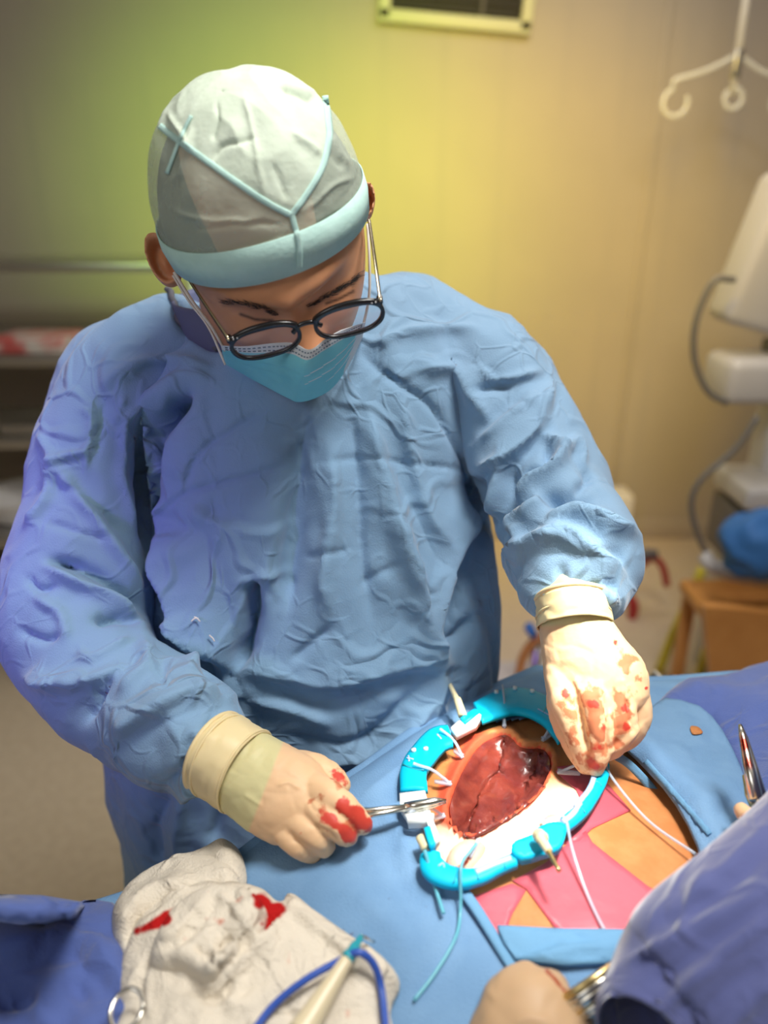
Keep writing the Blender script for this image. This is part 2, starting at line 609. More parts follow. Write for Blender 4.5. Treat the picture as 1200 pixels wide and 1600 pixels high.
def tube(pts3, r, seg=10):
    """tube through world points; r number or list"""
    pts3 = [Vector(p) for p in pts3]
    n = len(pts3)
    R = r if isinstance(r, (list, tuple)) else [r] * n
    V, Fc = [], []
    ref = Vector((0.13, 0.27, 0.95)).normalized()
    for i in range(n):
        T = (pts3[min(i + 1, n - 1)] - pts3[max(i - 1, 0)]).normalized()
        S = T.cross(ref)
        if S.length < 0.05:
            S = T.cross(Vector((1, 0, 0)))
        S.normalize()
        Nn = S.cross(T).normalized()
        for k in range(seg):
            a = 2 * math.pi * k / seg
            V.append(pts3[i] + (S * math.cos(a) + Nn * math.sin(a)) * R[i])
    for i in range(n - 1):
        for k in range(seg):
            k2 = (k + 1) % seg
            Fc.append((i * seg + k, i * seg + k2, (i + 1) * seg + k2, (i + 1) * seg + k))
    Fc.append(tuple(range(seg)))
    Fc.append(tuple((n - 1) * seg + k for k in range(seg)))
    return V, Fc

def sp3(pts, n=30):
    return [Vector(p) for p in spline([tuple(p) for p in pts], n)]

def cord(name, tree, path, r, m, parent, lift=0.002, n=40, fallback=0.62):
    st = spline(path, n)
    pts = []
    for s in st:
        l = s[2] if len(s) > 2 else lift
        loc, nor = hit(tree, s[0], s[1], fallback)
        pts.append(loc + nor * (r + l))
    for _ in range(2):
        pts = [pts[0]] + [(a + b * 2 + c) / 4 for a, b, c in zip(pts, pts[1:], pts[2:])] + [pts[-1]]
    return link(name, *tube(pts, r), m, parent)

def polydist(px, poly):
    d, _, _ = segdist(px, list(poly) + [poly[0]])
    return d

def inside(px, poly):
    x, y = px[:, 0], px[:, 1]
    c = np.zeros(len(px), bool)
    n = len(poly)
    for i in range(n):
        x1, y1 = poly[i][:2]
        x2, y2 = poly[(i + 1) % n][:2]
        cond = ((y1 > y) != (y2 > y))
        xi = (x2 - x1) * (y - y1) / ((y2 - y1) + 1e-12) + x1
        c ^= cond & (x < xi)
    return c

def smooth_poly(poly, n):
    k = len(poly)
    ext = [poly[(i - 2) % k] for i in range(k + 4)]
    st = spline(ext, (k + 3) * n + 1)
    return [tuple(p[:2]) for p in st[2 * n:(k + 2) * n]]

def slab(name, tree, poly, m, parent, step=8, lift=0.004, thick=0.002, topfn=None, sm=4, fallback=None, up=False):
    """solid sheet or lump laid on a surface with the given outline; topfn(px, edge distance) adds height"""
    P2 = smooth_poly(poly, sm) if sm else [tuple(p[:2]) for p in poly]
    xs = [p[0] for p in P2]
    ys = [p[1] for p in P2]
    gx, gy = np.meshgrid(np.arange(min(xs), max(xs), step), np.arange(min(ys), max(ys), step))
    g = np.stack([gx.ravel(), gy.ravel()], 1).astype(float)
    g[:, 0] += np.random.RandomState(3).uniform(-.2, .2, len(g)) * step
    g = g[inside(g, P2)]
    g = g[polydist(g, P2) > step * 0.5]
    vin = [Vector(p) for p in P2] + [Vector(p) for p in g]
    nb = len(P2)
    res = delaunay_2d_cdt(vin, [(i, (i + 1) % nb) for i in range(nb)], [], 1, 1e-4)
    v2 = np.array([tuple(v) for v in res[0]])
    tris = [tuple(f) for f in res[2]]
    cen = np.array([v2[list(f)].mean(0) for f in tris])
    ins = inside(cen, P2)
    tris = [f for f, k in zip(tris, ins) if k]
    ed = polydist(v2, P2)
    h = np.full(len(v2), thick)
    if topfn is not None:
        h = h + topfn(v2, ed)
    top, bot = [], []
    last = fallback
    for i, p in enumerate(v2):
        loc, nor = hit(tree, p[0], p[1], last)
        if loc is None:
            loc, nor = P(p[0], p[1], 0.6), -FWD
        else:
            last = (loc - CAM).dot(FWD)
        if up:
            nor = (Vector((0, 0, 1)) + nor * 0.3).normalized()
        top.append(loc + nor * (lift + h[i]))
        bot.append(loc + nor * lift)
    n = len(v2)
    from collections import Counter
    ec = Counter()
    for f in tris:
        for a, b in zip(f, f[1:] + f[:1]):
            ec[frozenset((a, b))] += 1
    Fc = list(tris) + [tuple(n + i for i in reversed(f)) for f in tris]
    for f in tris:
        for a, b in zip(f, f[1:] + f[:1]):
            if ec[frozenset((a, b))] == 1:
                Fc.append((b, a, n + a, n + b))
    return link(name, top + bot, Fc, m, parent)

def box(name, c, s, m, parent=None, rot=0, bevel=0.0, seg=2):
    bm = bmesh.new()
    bmesh.ops.create_cube(bm, size=1)
    bmesh.ops.scale(bm, vec=s, verts=bm.verts)
    if bevel:
        bmesh.ops.bevel(bm, geom=list(bm.edges), offset=bevel, segments=seg, affect='EDGES', profile=0.5)
    if rot:
        bmesh.ops.rotate(bm, cent=(0, 0, 0), matrix=Matrix.Rotation(rot, 3, 'Z'), verts=bm.verts)
    bmesh.ops.translate(bm, vec=c, verts=bm.verts)
    me = bpy.data.meshes.new(name)
    bm.to_mesh(me)
    bm.free()
    me.materials.append(m)
    if bevel:
        me.polygons.foreach_set('use_smooth', [True] * len(me.polygons))
    o = bpy.data.objects.new(name, me)
    COL.objects.link(o)
    if parent:
        o.parent = parent
    return o

def at_y(px, py, y):
    px, py, y = float(px), float(py), float(y)
    d = P(px, py, 1) - CAM
    return CAM + d * (y / d.y)

def at_z(px, py, z):
    d = P(px, py, 1) - CAM
    return CAM + d * ((z - CAM.z) / d.z)

# ------------------------------------------------------------------ the room
YW = 3.5
struct(box('floor', (0, 1.2, -0.05), (7, 5.4, 0.1), M['floor']))
struct(box('wall_back', (0, YW + 0.05, 1.45), (7, 0.1, 2.9), M['wall']))
struct(box('wall_left', (-3.0, 1.2, 1.45), (0.1, 5.4, 2.9), M['wall']))
struct(box('wall_right', (3.0, 1.2, 1.45), (0.1, 5.4, 2.9), M['wall']))
struct(box('wall_front', (0, -1.5, 1.45), (7, 0.1, 2.9), M['wall']))
struct(box('ceiling', (0, 1.2, 2.95), (7, 5.4, 0.1), M['ceiling']))
struct(box('baseboard_back', (0, YW - 0.01, 0.05), (6, 0.02, 0.1), M['wall'], bevel=0.004))
struct(box('trim_1', at_y(1003, 380, YW - .006) , (0.03, 0.012, 2.7), M['wall'], bevel=0.003))

# air vent, top of the back wall
vent = thing('air_vent', 'cream framed air vent with dark slats high on the green wall', 'vent')
a, b_ = at_y(592, 28, YW - 0.02), at_y(828, 50, YW - 0.02)
def vent_quad(x0, y0, x1, y1): return at_y(x0, y0, YW - .02), at_y(x1, y1, YW - .02)
tilt = math.atan2(b_.z - a.z, b_.x - a.x)
wv = (b_ - a).length
vc = (a + b_) / 2 + Vector((-math.sin(tilt), 0, math.cos(tilt))) * 0.20
def vbox(name, cx, cz, sx, sy, sz, m, dy=0):
    o = box(name, (0, 0, 0), (sx, sy, sz), m, vent, bevel=0.004)
    o.data.transform(Matrix.Translation(vc) @ Matrix.Rotation(-tilt, 4, 'Y') @ Matrix.Translation((cx, dy, cz)))
    return o
vbox('backing', 0, 0, wv - .05, 0.01, 0.36, M['dark'], 0.012)
for nm, args in (('frame', (0, -.19, wv, .04, .045)), ('frame', (0, .19, wv, .04, .045)), ('frame', (-wv / 2 + .02, 0, .045, .04, .40)), ('frame', (wv / 2 - .02, 0, .045, .04, .40))):
    vbox('frame', *args, M['ventf'])
for k in range(11):
    vbox('slat', 0, -.15 + k * .03, wv - .09, 0.02, 0.006, M['dgrey'])
vbox('divider', wv * .17, 0, .014, 0.03, .34, M['dgrey'])

# stainless shelving at the left
rack = thing('storage_rack', 'stainless steel shelving rack standing behind the surgeon at left', 'shelf')
def rackshelf(py, y, x1, th, m='stainless', dep=.4):
    p = at_y(0, py, y)
    q = at_y(x1, py, y)
    box('shelf', ((p.x - .6 + q.x) / 2, y + dep / 2, p.z), (q.x - p.x + .6, dep, th), M[m], rack, bevel=.004)
    return p.z
rackshelf(418, 2.6, 330, 0.03)
zA = rackshelf(565, 2.4, 330, 0.035)
zB = rackshelf(694, 2.3, 330, 0.035)
zC = rackshelf(850, 2.25, 330, 0.03)
zD = rackshelf(930, 2.25, 330, 0.03)
zt = at_y(0, 410, 2.6).z
for xx, yy in ((at_y(325, 800, 2.4).x, 2.46), (at_y(325, 800, 2.4).x, 2.95), (-1.9, 2.46), (-1.9, 2.95)):
    box('post', (xx, yy, zt / 2), (0.03, 0.03, zt), M['stainless'], rack, bevel=.003)
box('back_panel', (-1.2, 2.98, zt * .42), (1.3, .01, zt * .8), M['rackback'], rack)
def parcel(name, px, sz, y, w, h, m, lab, cat, dep=.2):
    p = at_y(px, 600, y)
    p.z = sz + .016 + h / 2 + .002
    o = box(name, (p.x, y + dep / 2, p.z), (w, dep, h), M[m], bevel=min(w, h) * .25, seg=3)
    return tag(o, lab, cat)
parcel('sterile_pack', 50, zA, 2.42, .24, .05, 'pack', 'red and white patterned pack lying flat on the upper rack shelf', 'package')
parcel('folded_towel', 160, zA, 2.44, .09, .05, 'white', 'white folded bundle on the upper rack shelf behind the shoulder', 'towel')
parcel('steel_tray', 45, zB, 2.32, .24, .04, 'stainless', 'shallow steel tray on the middle rack shelf', 'tray')
o = box('white_basin', (0, 0, 0), (.001, .001, .001), M['white'])
bpy.data.objects.remove(o)
bc = at_y(5, 815, 2.3)
bc.z = zC + .068
V, Fc = [], []
for i, (r_, z_) in enumerate(((.09, -.05), (.12, -.03), (.14, .03), (.15, .04), (.13, .035), (.11, -.02), (.0, -.03))):
    for k in range(32):
        a_ = k / 32 * 2 * math.pi
        V.append((bc.x + r_ * math.cos(a_), bc.y + .15 + r_ * math.sin(a_), bc.z + z_))
for i in range(6):
    for k in range(32):
        Fc.append((i * 32 + k, i * 32 + (k + 1) % 32, (i + 1) * 32 + (k + 1) % 32, (i + 1) * 32 + k))
tag(link('white_basin', V, Fc, M['white']), 'round white enamel basin at the left edge on a lower rack shelf', 'basin')
parcel('sterile_pack', 12, zD, 2.3, .16, .05, 'pack', 'small red and white pack on the lowest rack shelf at far left', 'package')

# anaesthesia machine at the right
am = thing('anaesthesia_machine', 'pale grey anaesthesia machine cut off by the right edge', 'medical machine')
def amb(name, x0, y0, x1, y1, y, dep, m, bev=.02, lean=0.0, parent=None):
    p, q = at_y(x0, y0, y), at_y(x1, y1, y)
    o = box(name, (0, 0, 0), (abs(q.x - p.x), dep, abs(p.z - q.z)), M[m], parent or am, bevel=bev, seg=3)
    o.data.transform(Matrix.Translation(((p.x + q.x) / 2, y + dep / 2, (p.z + q.z) / 2)) @ Matrix.Rotation(lean, 4, 'Y'))
    return o
mon = amb('monitor', 1192, 290, 1372, 535, 2.2, .16, 'grey', .03, math.radians(14))
amb('monitor_grille', 1232, 330, 1280, 420, 2.185, .02, 'dgrey', .004, math.radians(14))
amb('monitor_foot', 1215, 535, 1240, 570, 2.22, .1, 'dgrey', .01)
amb('monitor_base', 1145, 563, 1330, 635, 2.15, .2, 'grey', .03)
amb('column', 1212, 630, 1330, 900, 2.25, .12, 'grey', .02)
amb('drawer_unit', 1170, 765, 1330, 800, 2.1, .25, 'grey', .015)
amb('vaporizer_bay', 1155, 800, 1330, 885, 2.15, .2, 'dgrey', .01)
rp = [at_y(1100, 868, 2.0), at_y(1115, 885, 1.97), at_y(1160, 900, 1.95), at_y(1260, 910, 1.95)]
link('rail', *tube(sp3(rp), .022), M['grey'], am)
amb('cabinet', 1170, 905, 1340, 1110, 2.12, .3, 'grey', .02)
for pts in (((1148, 437), (1115, 440), (1088, 500), (1085, 560), (1105, 610), (1135, 630)), ((1185, 650), (1150, 700), (1095, 750), (1080, 790), (1092, 840), (1112, 875))):
    tag(link('cable', *tube([at_y(p[0], p[1], 2.12) for p in spline(pts, 30)], .009), M['greycable']),
        'thin grey cable looping from the monitor to its base' if pts[0][1] < 500 else 'lower grey cable curving from the machine column down to the rail', 'cable', 'machine cables')
bgp = at_y(1185, 850, 1.87)
bm_ = bmesh.new()
bmesh.ops.create_icosphere(bm_, subdivisions=4, radius=1)
me_ = bpy.data.meshes.new('blue_bag')
bm_.to_mesh(me_)
bm_.free()
me_.materials.append(M['bluecloth'])
bag = bpy.data.objects.new('blue_cloth', me_)
COL.objects.link(bag)
co = getco(bag) * np.array([.09, .07, .085]) + np.array(bgp)
setco(bag, co)
crumple(bag, [(14, .02, (1, 1, 1), 'r')])
me_.polygons.foreach_set('use_smooth', [True] * len(me_.polygons))
tag(bag, 'crumpled blue cloth bundle hanging on the grey machine rail', 'cloth')

# infusion stand with hooks
iv = thing('infusion_hanger', 'ceiling-hung rod with curled clear infusion hooks near the top right corner', 'hook')
ivx = at_y(1142, 160, 2.95)
link('pole', *tube([(ivx.x, 2.95, ivx.z + .02), (ivx.x, 2.95, 2.90)], .013), M['white'], iv)
for sgn, ex in ((-1, 1055), (1, 1225)):
    e = at_y(ex, 160, 2.95)
    pts = [Vector((ivx.x, 2.95, at_y(0, 85, 2.95).z)), (Vector((ivx.x, 2.95, at_y(0, 95, 2.95).z)) + at_y(ex, 125, 2.95)) / 2, at_y(ex, 125, 2.95)]
    cc = at_y(ex, 160, 2.95)
    r_ = .042
    pts += [cc + Vector((r_ * math.sin(a_) * sgn, 0, r_ * math.cos(a_))) for a_ in np.linspace(.3, 5.2, 14)]
    link('hook', *tube(sp3(pts, 50), .008), M['clear'], iv)
cc = at_y(1142, 155, 2.95)
link('hook', *tube([cc + Vector((.03 * math.sin(a_), -.02, .03 * math.cos(a_))) for a_ in np.linspace(0, 5.6, 24)], .008), M['clear'], iv)
box('hub', (ivx.x, 2.95, at_y(0, 100, 2.95).z), (.03, .03, .09), M['stainless'], iv, bevel=.006)

# small background things between the gown sleeve and the machine
wb = at_y(965, 792, 3.3)
tag(box('waste_bin', (wb.x, 3.35, (wb.z + .06) / 2), (.13, .15, wb.z + .06), M['white'], bevel=.01), 'white bin against the back wall peeking out beside the raised sleeve', 'bin')
hose = thing('red_hose', 'curved red and black hose behind the raised sleeve', 'hose')
link('hose_body', *tube([at_y(p[0], p[1], 2.7) for p in spline([(985, 915), (993, 893), (1018, 872), (1035, 885), (1042, 915)], 24)], .014), M['red'], hose)
link('black_fitting', *tube([at_y(p[0], p[1], 2.68) for p in spline([(993, 880), (1008, 865), (1026, 866)], 10)], .018), M['dgrey'], hose)
tag(link('red_clamp', *tube([at_y(p[0], p[1], 2.7) for p in spline([(985, 930), (990, 950), (986, 972)], 10)], [.008, .016, .02, .022, .022, .022, .02, .02, .016, .008]), M['red']), 'small red clamp just below the red hose beside the gown cuff', 'clamp')
yst = [(1098, 888), (1078, 935), (1052, 990), (1030, 1048)]
tag(link('yellow_strap', *tube([at_y(p[0], p[1], 2.3) for p in spline(yst, 16)], .016), M['yellow']), 'long yellow strap slanting down from the machine rail', 'strap')
tag(link('yellow_strap', *tube([at_y(p[0], p[1], 2.3) for p in spline([(1103, 1015), (1092, 1060), (1088, 1100)], 10)], .014), M['yellow']), 'short yellow strap end just left of the wooden chair back', 'strap')
ch = thing('wooden_chair', 'orange wooden chair back at the right edge beyond the drapes', 'chair')
cp = [at_y(p[0], p[1], 1.75) for p in smooth_poly([(1102, 962), (1112, 950), (1200, 958), (1290, 968), (1295, 1060), (1280, 1120), (1130, 1120), (1112, 1060)], 4)]
V = [p for p in cp] + [p + Vector((0, .03, 0)) for p in cp]
n_ = len(cp)
link('backrest', V, [tuple(range(n_)), tuple(range(2 * n_ - 1, n_ - 1, -1))] + [(i, (i + 1) % n_, n_ + (i + 1) % n_, n_ + i) for i in range(n_)], M['wood'], ch, smooth=False)
cpx, cz0 = at_y(1140, 1100, 1.75), at_y(1140, 1100, 1.75).z
box('seat', (cpx.x + .16, 1.94, .46), (.40, .33, .04), M['wood'], ch, bevel=.01)
for sx in (-.01, .33):
    for sy in (1.765, 2.08):
        hgt = cz0 if sy < 2 else .45
        box('leg', (cpx.x + sx, sy, hgt / 2), (.035, .035, hgt), M['wood'], ch, bevel=.005)
tl = thing('wheeled_stool', 'stool with blue knob and brown rail glimpsed between gown and raised hand', 'stool')
link('brown_rail', *tube([at_y(p[0], p[1], 1.9) for p in spline([(812, 1080), (815, 1035), (835, 1002), (870, 985)], 20)], .014), M['wood'], tl)
link('blue_knob', *tube([at_y(p[0], p[1], 1.9) for p in ((824, 988), (829, 985), (836, 982))], [.018, .026, .018]), M['bluecloth'], tl)
link('stem', *tube([at_y(840, 1000, 1.92), Vector((at_y(840, 1000, 1.92).x, 1.92, .03))], .015), M['stainless'], tl)
box('seat', (at_y(850, 1080, 1.95).x, 1.98, at_y(850, 1090, 1.95).z), (.3, .3, .04), M['grey'], tl, bevel=.015)


# ------------------------------------------------------------------ patient, table and drapes
Z0 = 1.05
EDGE = [(-1.2, .405), (-.5, .405), (-.3, .405), (-.22, .43), (-.12, .465), (-.02, .56), (.08, .68), (.18, .76), (.30, .735), (.44, .745), (.6, .80), (1.2, .85)]
def yedge(x):
    for (x0, y0), (x1, y1) in zip(EDGE, EDGE[1:]):
        if x <= x1:
            t = max(0, (x - x0) / (x1 - x0))
            return y0 + (y1 - y0) * t
    return EDGE[-1][1]
def H(x, y):
    z = Z0 + .052 * math.exp(-((x - .12) / .26) ** 2 - ((y - .47) / .20) ** 2)
    z += .012 * math.exp(-((x - .52) / .16) ** 2 - ((y - .72) / .12) ** 2)
    e = yedge(x) - y
    if e < .05:
        z -= (.05 - e) ** 2 * 6
    return z

def sheet(nx, ny, hole=None, up=0.0, wob=0.0):
    V, Fc = [], []
    for i in range(nx + 1):
        x = -.95 + 2.0 * i / nx
        ye = yedge(x)
        for j in range(ny + 1):
            t = j / ny
            if t < .8:
                y = .02 + (ye - .02) * t / .8
                z = H(x, y)
                if wob:
                    z += wob * (noise.noise(Vector((x * 9, y * 9, 1))) + .5 * (1 - 2 * abs(noise.noise(Vector((x * 16 + y * 5, y * 9, 4))))))
            else:
                u = (t - .8) / .2
                y = ye + .03 * math.sin(min(1, u * 3) * 1.57) + wob * 2 * u * math.sin(x * 40 + math.sin(x * 13) * 2)
                z = H(x, ye) - .015 * (1 - math.cos(min(1, u * 3) * 1.57)) - max(0, u - .12) * .5
            V.append((x, y, z + up))
    keep = None
    if hole:
        px = topx(np.array(V))
        keep = inside(px, hole)
    for i in range(nx):
        for j in range(ny):
            k = i * (ny + 1) + j
            q = (k, k + ny + 1, k + ny + 2, k + 1)
            if keep is not None and all(keep[a] for a in q):
                continue
            Fc.append(q)
    return V, Fc
V, Fc = sheet(150, 110)
base = link('base_guide', V, Fc, None)
TB = bvh(base)
gq = link('gauze_guide', [(-1, -.2, 1.054), (1, -.2, 1.054), (1, 1.2, 1.054), (-1, 1.2, 1.054)], [(0, 1, 2, 3)], None)
TGZ = bvh(base, gq)
bpy.data.objects.remove(gq)

ptable = thing('operating_table', 'padded operating table under the draped patient', 'table')
box('table_pad', (.05, .27, .90), (1.9, .30, .06), M['matt'], ptable, bevel=.02)
box('column', (.05, .27, .46), (.25, .2, .80), M['stainless'], ptable, bevel=.02)
box('foot_plate', (.05, .27, .03), (.9, .28, .06), M['stainless'], ptable, bevel=.02)

link('steel_rod', *tube([at_y(1018, 1052, .98), at_y(1070, 1095, .95), Vector((.35, .45, .90))], .007), M['stainless'], ptable)  # small steel rod of unknown use, only parented to the table
EXPO = [(690, 1160), (760, 1125), (860, 1120), (925, 1165), (950, 1175), (975, 1190), (1010, 1228), (1050, 1278), (1084, 1345), (1110, 1420), (1060, 1470), (960, 1470), (768, 1462), (735, 1412), (690, 1390), (660, 1320), (650, 1240)]
pat = thing('person', 'patient lying under blue drapes with an exposed orange-brown flank', 'person')
# body surface with the incision recess
WOUND = [(752, 1162), (790, 1148), (815, 1168), (850, 1172), (862, 1195), (852, 1225), (835, 1250), (796, 1280), (745, 1308), (716, 1302), (702, 1278), (703, 1250), (724, 1200)]
xs = np.linspace(-.12, .62, 220)
ys = np.linspace(.22, .70, 170)
V, Fc = [], []
for x in xs:
    for t in np.linspace(0, 1, 170):
        y = .22 + (yedge(x) - .07 - .22) * t
        V.append((x, y, H(x, y) - .001))
n2 = len(ys)
for i in range(len(xs) - 1):
    for j in range(n2 - 1):
        k = i * n2 + j
        Fc.append((k, k + n2, k + n2 + 1, k + 1))
co = np.array(V)
px = topx(co)
ins = inside(px, smooth_poly(WOUND, 4))
dd = polydist(px, smooth_poly(WOUND, 4))
dep = np.where(ins, np.clip(dd / 30, 0, 1) ** 0.8 * .022, 0)
lip = .006 * np.exp(-((dd - 3) / 10) ** 2) * (~ins)
co[:, 2] += lip - dep
V = [tuple(c) for c in co]
top_n = len(V)
V += [(c[0], c[1], .94) for c in co]
rim = [i * n2 for i in range(len(xs))] + [(len(xs) - 1) * n2 + j for j in range(1, n2)] + [i * n2 + n2 - 1 for i in range(len(xs) - 2, -1, -1)] + [j for j in range(n2 - 2, 0, -1)]
for a_, b2 in zip(rim, rim[1:] + rim[:1]):
    Fc.append((a_, b2, top_n + b2, top_n + a_))
Fc.append(tuple(top_n + r_ for r_ in rim))
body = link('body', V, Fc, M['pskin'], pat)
bpx = topx(getco(body))
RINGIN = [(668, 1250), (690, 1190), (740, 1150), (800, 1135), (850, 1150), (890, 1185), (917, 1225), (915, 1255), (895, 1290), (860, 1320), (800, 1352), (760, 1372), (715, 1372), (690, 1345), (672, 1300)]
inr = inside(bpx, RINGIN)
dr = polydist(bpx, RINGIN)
pale = np.clip(np.where(inr, .6 + dr / 10, .6 - dr / 10), 0, 1)  # unstained skin inside the ring, spotlight glare also painted into its pale colour
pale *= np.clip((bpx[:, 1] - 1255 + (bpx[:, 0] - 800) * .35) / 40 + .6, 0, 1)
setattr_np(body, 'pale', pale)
dW, _, _ = segdist(bpx, smooth_poly(WOUND, 4) + [WOUND[0]])
inw = inside(bpx, smooth_poly(WOUND, 4))
leftness = np.clip((790 - bpx[:, 0]) / 60 + .2, 0, 1) * np.clip((1330 - bpx[:, 1]) / 60, 0, 1)
setattr_np(body, 'tissue', np.where(inw, 1, np.maximum(np.exp(-(dW / 9) ** 2) * .5, np.exp(-(dW / 30) ** 2) * leftness * .9)))
TBODY = bvh(body)
inc = slab('incision_tissue', TBODY, WOUND, M['tissue'], pat, step=5, lift=.001, thick=.001,
           topfn=lambda p, e: np.clip(e / 10, 0, 1) * (.004 + .004 * np.array([noise.noise(Vector((q[0] / 22, q[1] / 22, 0))) + .3 * noise.noise(Vector((q[0] / 9, q[1] / 9, 4))) for q in p])))
# skin fold at the lower left inside the ring
fold = slab('skin_fold', TBODY, [(695, 1355), (706, 1325), (735, 1310), (760, 1325), (738, 1358), (715, 1372)], M['pskin'], pat, step=4, lift=-.002, thick=.001,
            topfn=lambda p, e: .009 * np.sqrt(np.clip(e / 16, 0, 1)))
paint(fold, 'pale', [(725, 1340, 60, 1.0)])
paint(fold, 'tissue', [('p', [(712, 1360), (730, 1345), (742, 1325)], 6, .75)])

film_polys = [
    ([(862, 1200), (905, 1196), (945, 1222), (985, 1268), (925, 1296), (905, 1316), (880, 1320), (915, 1270), (900, 1235)], 'pink adhesive film triangle on the upper flank right of the ring'),
    ([(888, 1318), (915, 1300), (925, 1318), (950, 1338), (1010, 1385), (1040, 1405), (1010, 1464), (876, 1464), (822, 1390), (800, 1378), (852, 1350)], 'large pink adhesive film panel below the ring'),
    ([(732, 1404), (800, 1382), (822, 1392), (800, 1430), (788, 1462), (766, 1462)], 'small pink adhesive film piece by the lower drape corner'),
]
for k, (pl, lab) in enumerate(film_polys):
    o = slab('adhesive_film', TBODY, pl, M['film'], None, step=10, lift=.0006, thick=.0008, sm=0)
    tag(o, lab, 'film', 'pink adhesive films on the flank')
TBF = bvh(base)

def wav(amp, s, seed=0):
    return lambda p, e: amp * np.array([noise.noise(Vector((q[0] / s, q[1] / s, seed))) + .5 * (1 - 2 * abs(noise.noise(Vector((q[0] / s * 1.7, q[1] / s * 1.7, seed + 3))))) + .6 for q in p])

# main drape: between surgeon and ring, runs down to the bottom of the frame
HOLE = [(700, 1158), (760, 1125), (830, 1118), (890, 1150), (925, 1168), (960, 1150), (1005, 1165), (1050, 1215), (1095, 1270), (1120, 1345), (1130, 1420), (1060, 1470), (960, 1472), (768, 1466), (733, 1412), (690, 1385), (665, 1330), (648, 1260), (660, 1200)]
V, Fc = sheet(520, 220, HOLE, .003, .0035)
dm = link('surgical_drape', V, Fc, M['drape'])
sd_ = dm.modifiers.new('solid', 'SOLIDIFY')
sd_.thickness = .0015
tag(dm, 'large light blue drape across the middle between the surgeon and the ring retractor', 'drape')
crease(dm, [('r', .004, 10, [(560, 1260), (620, 1290), (640, 1340)]), ('g', .003, 8, [(600, 1320), (640, 1400), (700, 1440)]), ('r', .004, 14, [(480, 1380), (560, 1400), (640, 1480)]), ('r', .003, 10, [(560, 1250), (640, 1190), (700, 1150)])])
paint(dm, 'blood', [('p', [(500, 1440), (520, 1450), (545, 1455)], 14, .45), (610, 1400, 16, .35), (645, 1370, 12, .3), (560, 1475, 20, .3), (665, 1420, 14, .35)])

dn = slab('surgical_drape', TB, [(-160, 1392), (0, 1392), (70, 1394), (130, 1405), (180, 1420), (215, 1480), (300, 1520), (340, 1720), (-160, 1720)], M['drape_navy'], None, step=9, lift=.003, thick=.003, sm=0,
          topfn=lambda p, e: wav(.010, 80, 5)(p, e) * np.clip(e / 60, 0, 1))
tag(dn, 'dark navy drape in the lower left corner beside the bloody gauze', 'drape')
crease(dn, [('s', .012, 14, [(-20, 1500), (80, 1478), (190, 1490)]), ('r', .008, 14, [(60, 1600), (80, 1540), (170, 1500)]), ('g', .008, 10, [(0, 1570), (60, 1560)])])

dr_ = slab('surgical_drape', TB, [(950, 1172), (985, 1145), (1010, 1130), (1035, 1108), (1090, 1120), (1125, 1160), (1150, 1215), (1165, 1260), (1190, 1330), (1130, 1440), (1060, 1500), (1090, 1400), (1082, 1340), (1050, 1276), (1010, 1226), (975, 1190)], M['drape'], None, step=8, lift=.010, thick=.004, sm=2,
           topfn=lambda p, e: wav(.004, 60, 9)(p, e) * np.clip(e / 25, 0, 1))
tag(dr_, 'mid blue drape to the right of the exposed flank', 'drape')
paint(dr_, 'blood', [(1130, 1225, 8, .35), (1090, 1303, 6, .4)])
crease(dr_, [('s', .006, 6, [(985, 1150), (1040, 1215), (1080, 1262), (1125, 1320)]), ('r', .006, 14, [(1000, 1160), (1060, 1215), (1120, 1275)]), ('g', .004, 8, [(1070, 1150), (1100, 1190)])])
drn = slab('surgical_drape', TB, [(985, 1150), (1010, 1128), (1040, 1095), (1075, 1072), (1130, 1068), (1180, 1048), (1240, 1030), (1420, 1010), (1420, 1500), (1180, 1420), (1160, 1270), (1148, 1215), (1125, 1160), (1085, 1128), (1035, 1120)], M['drape_navy'], None, step=9, lift=.007, thick=.003, sm=2,
           topfn=lambda p, e: (.018 * np.clip(e / 60, 0, 1) + wav(.010, 70, 2)(p, e) * np.clip(e / 40, 0, 1)))
tag(drn, 'rumpled dark blue drape at the upper right beyond the needle holder', 'drape')
crease(drn, [('g', .010, 9, [(1050, 1100), (1090, 1108), (1118, 1125)]), ('r', .008, 10, [(1060, 1120), (1100, 1140), (1135, 1165)]), ('g', .008, 8, [(1130, 1110), (1125, 1150), (1150, 1180)]), ('g', .006, 6, [(1150, 1175), (1200, 1200)])])
dl = slab('surgical_drape', TB, [(768, 1457), (860, 1461), (960, 1463), (1040, 1465), (1060, 1520), (960, 1516), (880, 1520), (800, 1512), (786, 1485)], M['drape_edge'], None, step=7, lift=.006, thick=.003, sm=0,
          topfn=wav(.002, 40, 12))
tag(dl, 'narrow light blue drape edge folded just below the exposed flank', 'drape')
crease(dl, [('s', .006, 5, [(960, 1478), (880, 1482), (820, 1500), (795, 1510)])])
# stitched seam of the drape corner
drape_strip('seam', TB, [(722, 1398), (745, 1430), (770, 1470), (800, 1520)], M['drape_edge'], dm, width=16, lift=.0065, thick=.0015)
drape_strip('seam', bvh(dr_), [(958, 1178), (985, 1196), (1022, 1236), (1060, 1284), (1090, 1345)], M['drape_edge'], dr_, width=13, lift=.0005, thick=.0015)
drape_strip('edge_fold', bvh(dr_), [(1010, 1190), (1050, 1235), (1085, 1275), (1110, 1305)], M['drape_edge'], dr_, width=9, lift=.0005, thick=.0015)

# gusset of orange skin showing between drapes
tag(slab('skin_window', bvh(drn, dr_), [(1078, 1137), (1090, 1138), (1097, 1147), (1082, 1149)], M['pskin'], None, step=4, lift=.001, thick=.0006), 'tiny orange patch glimpsed in a gap between the right drapes', 'patch')

bpy.data.objects.remove(base)
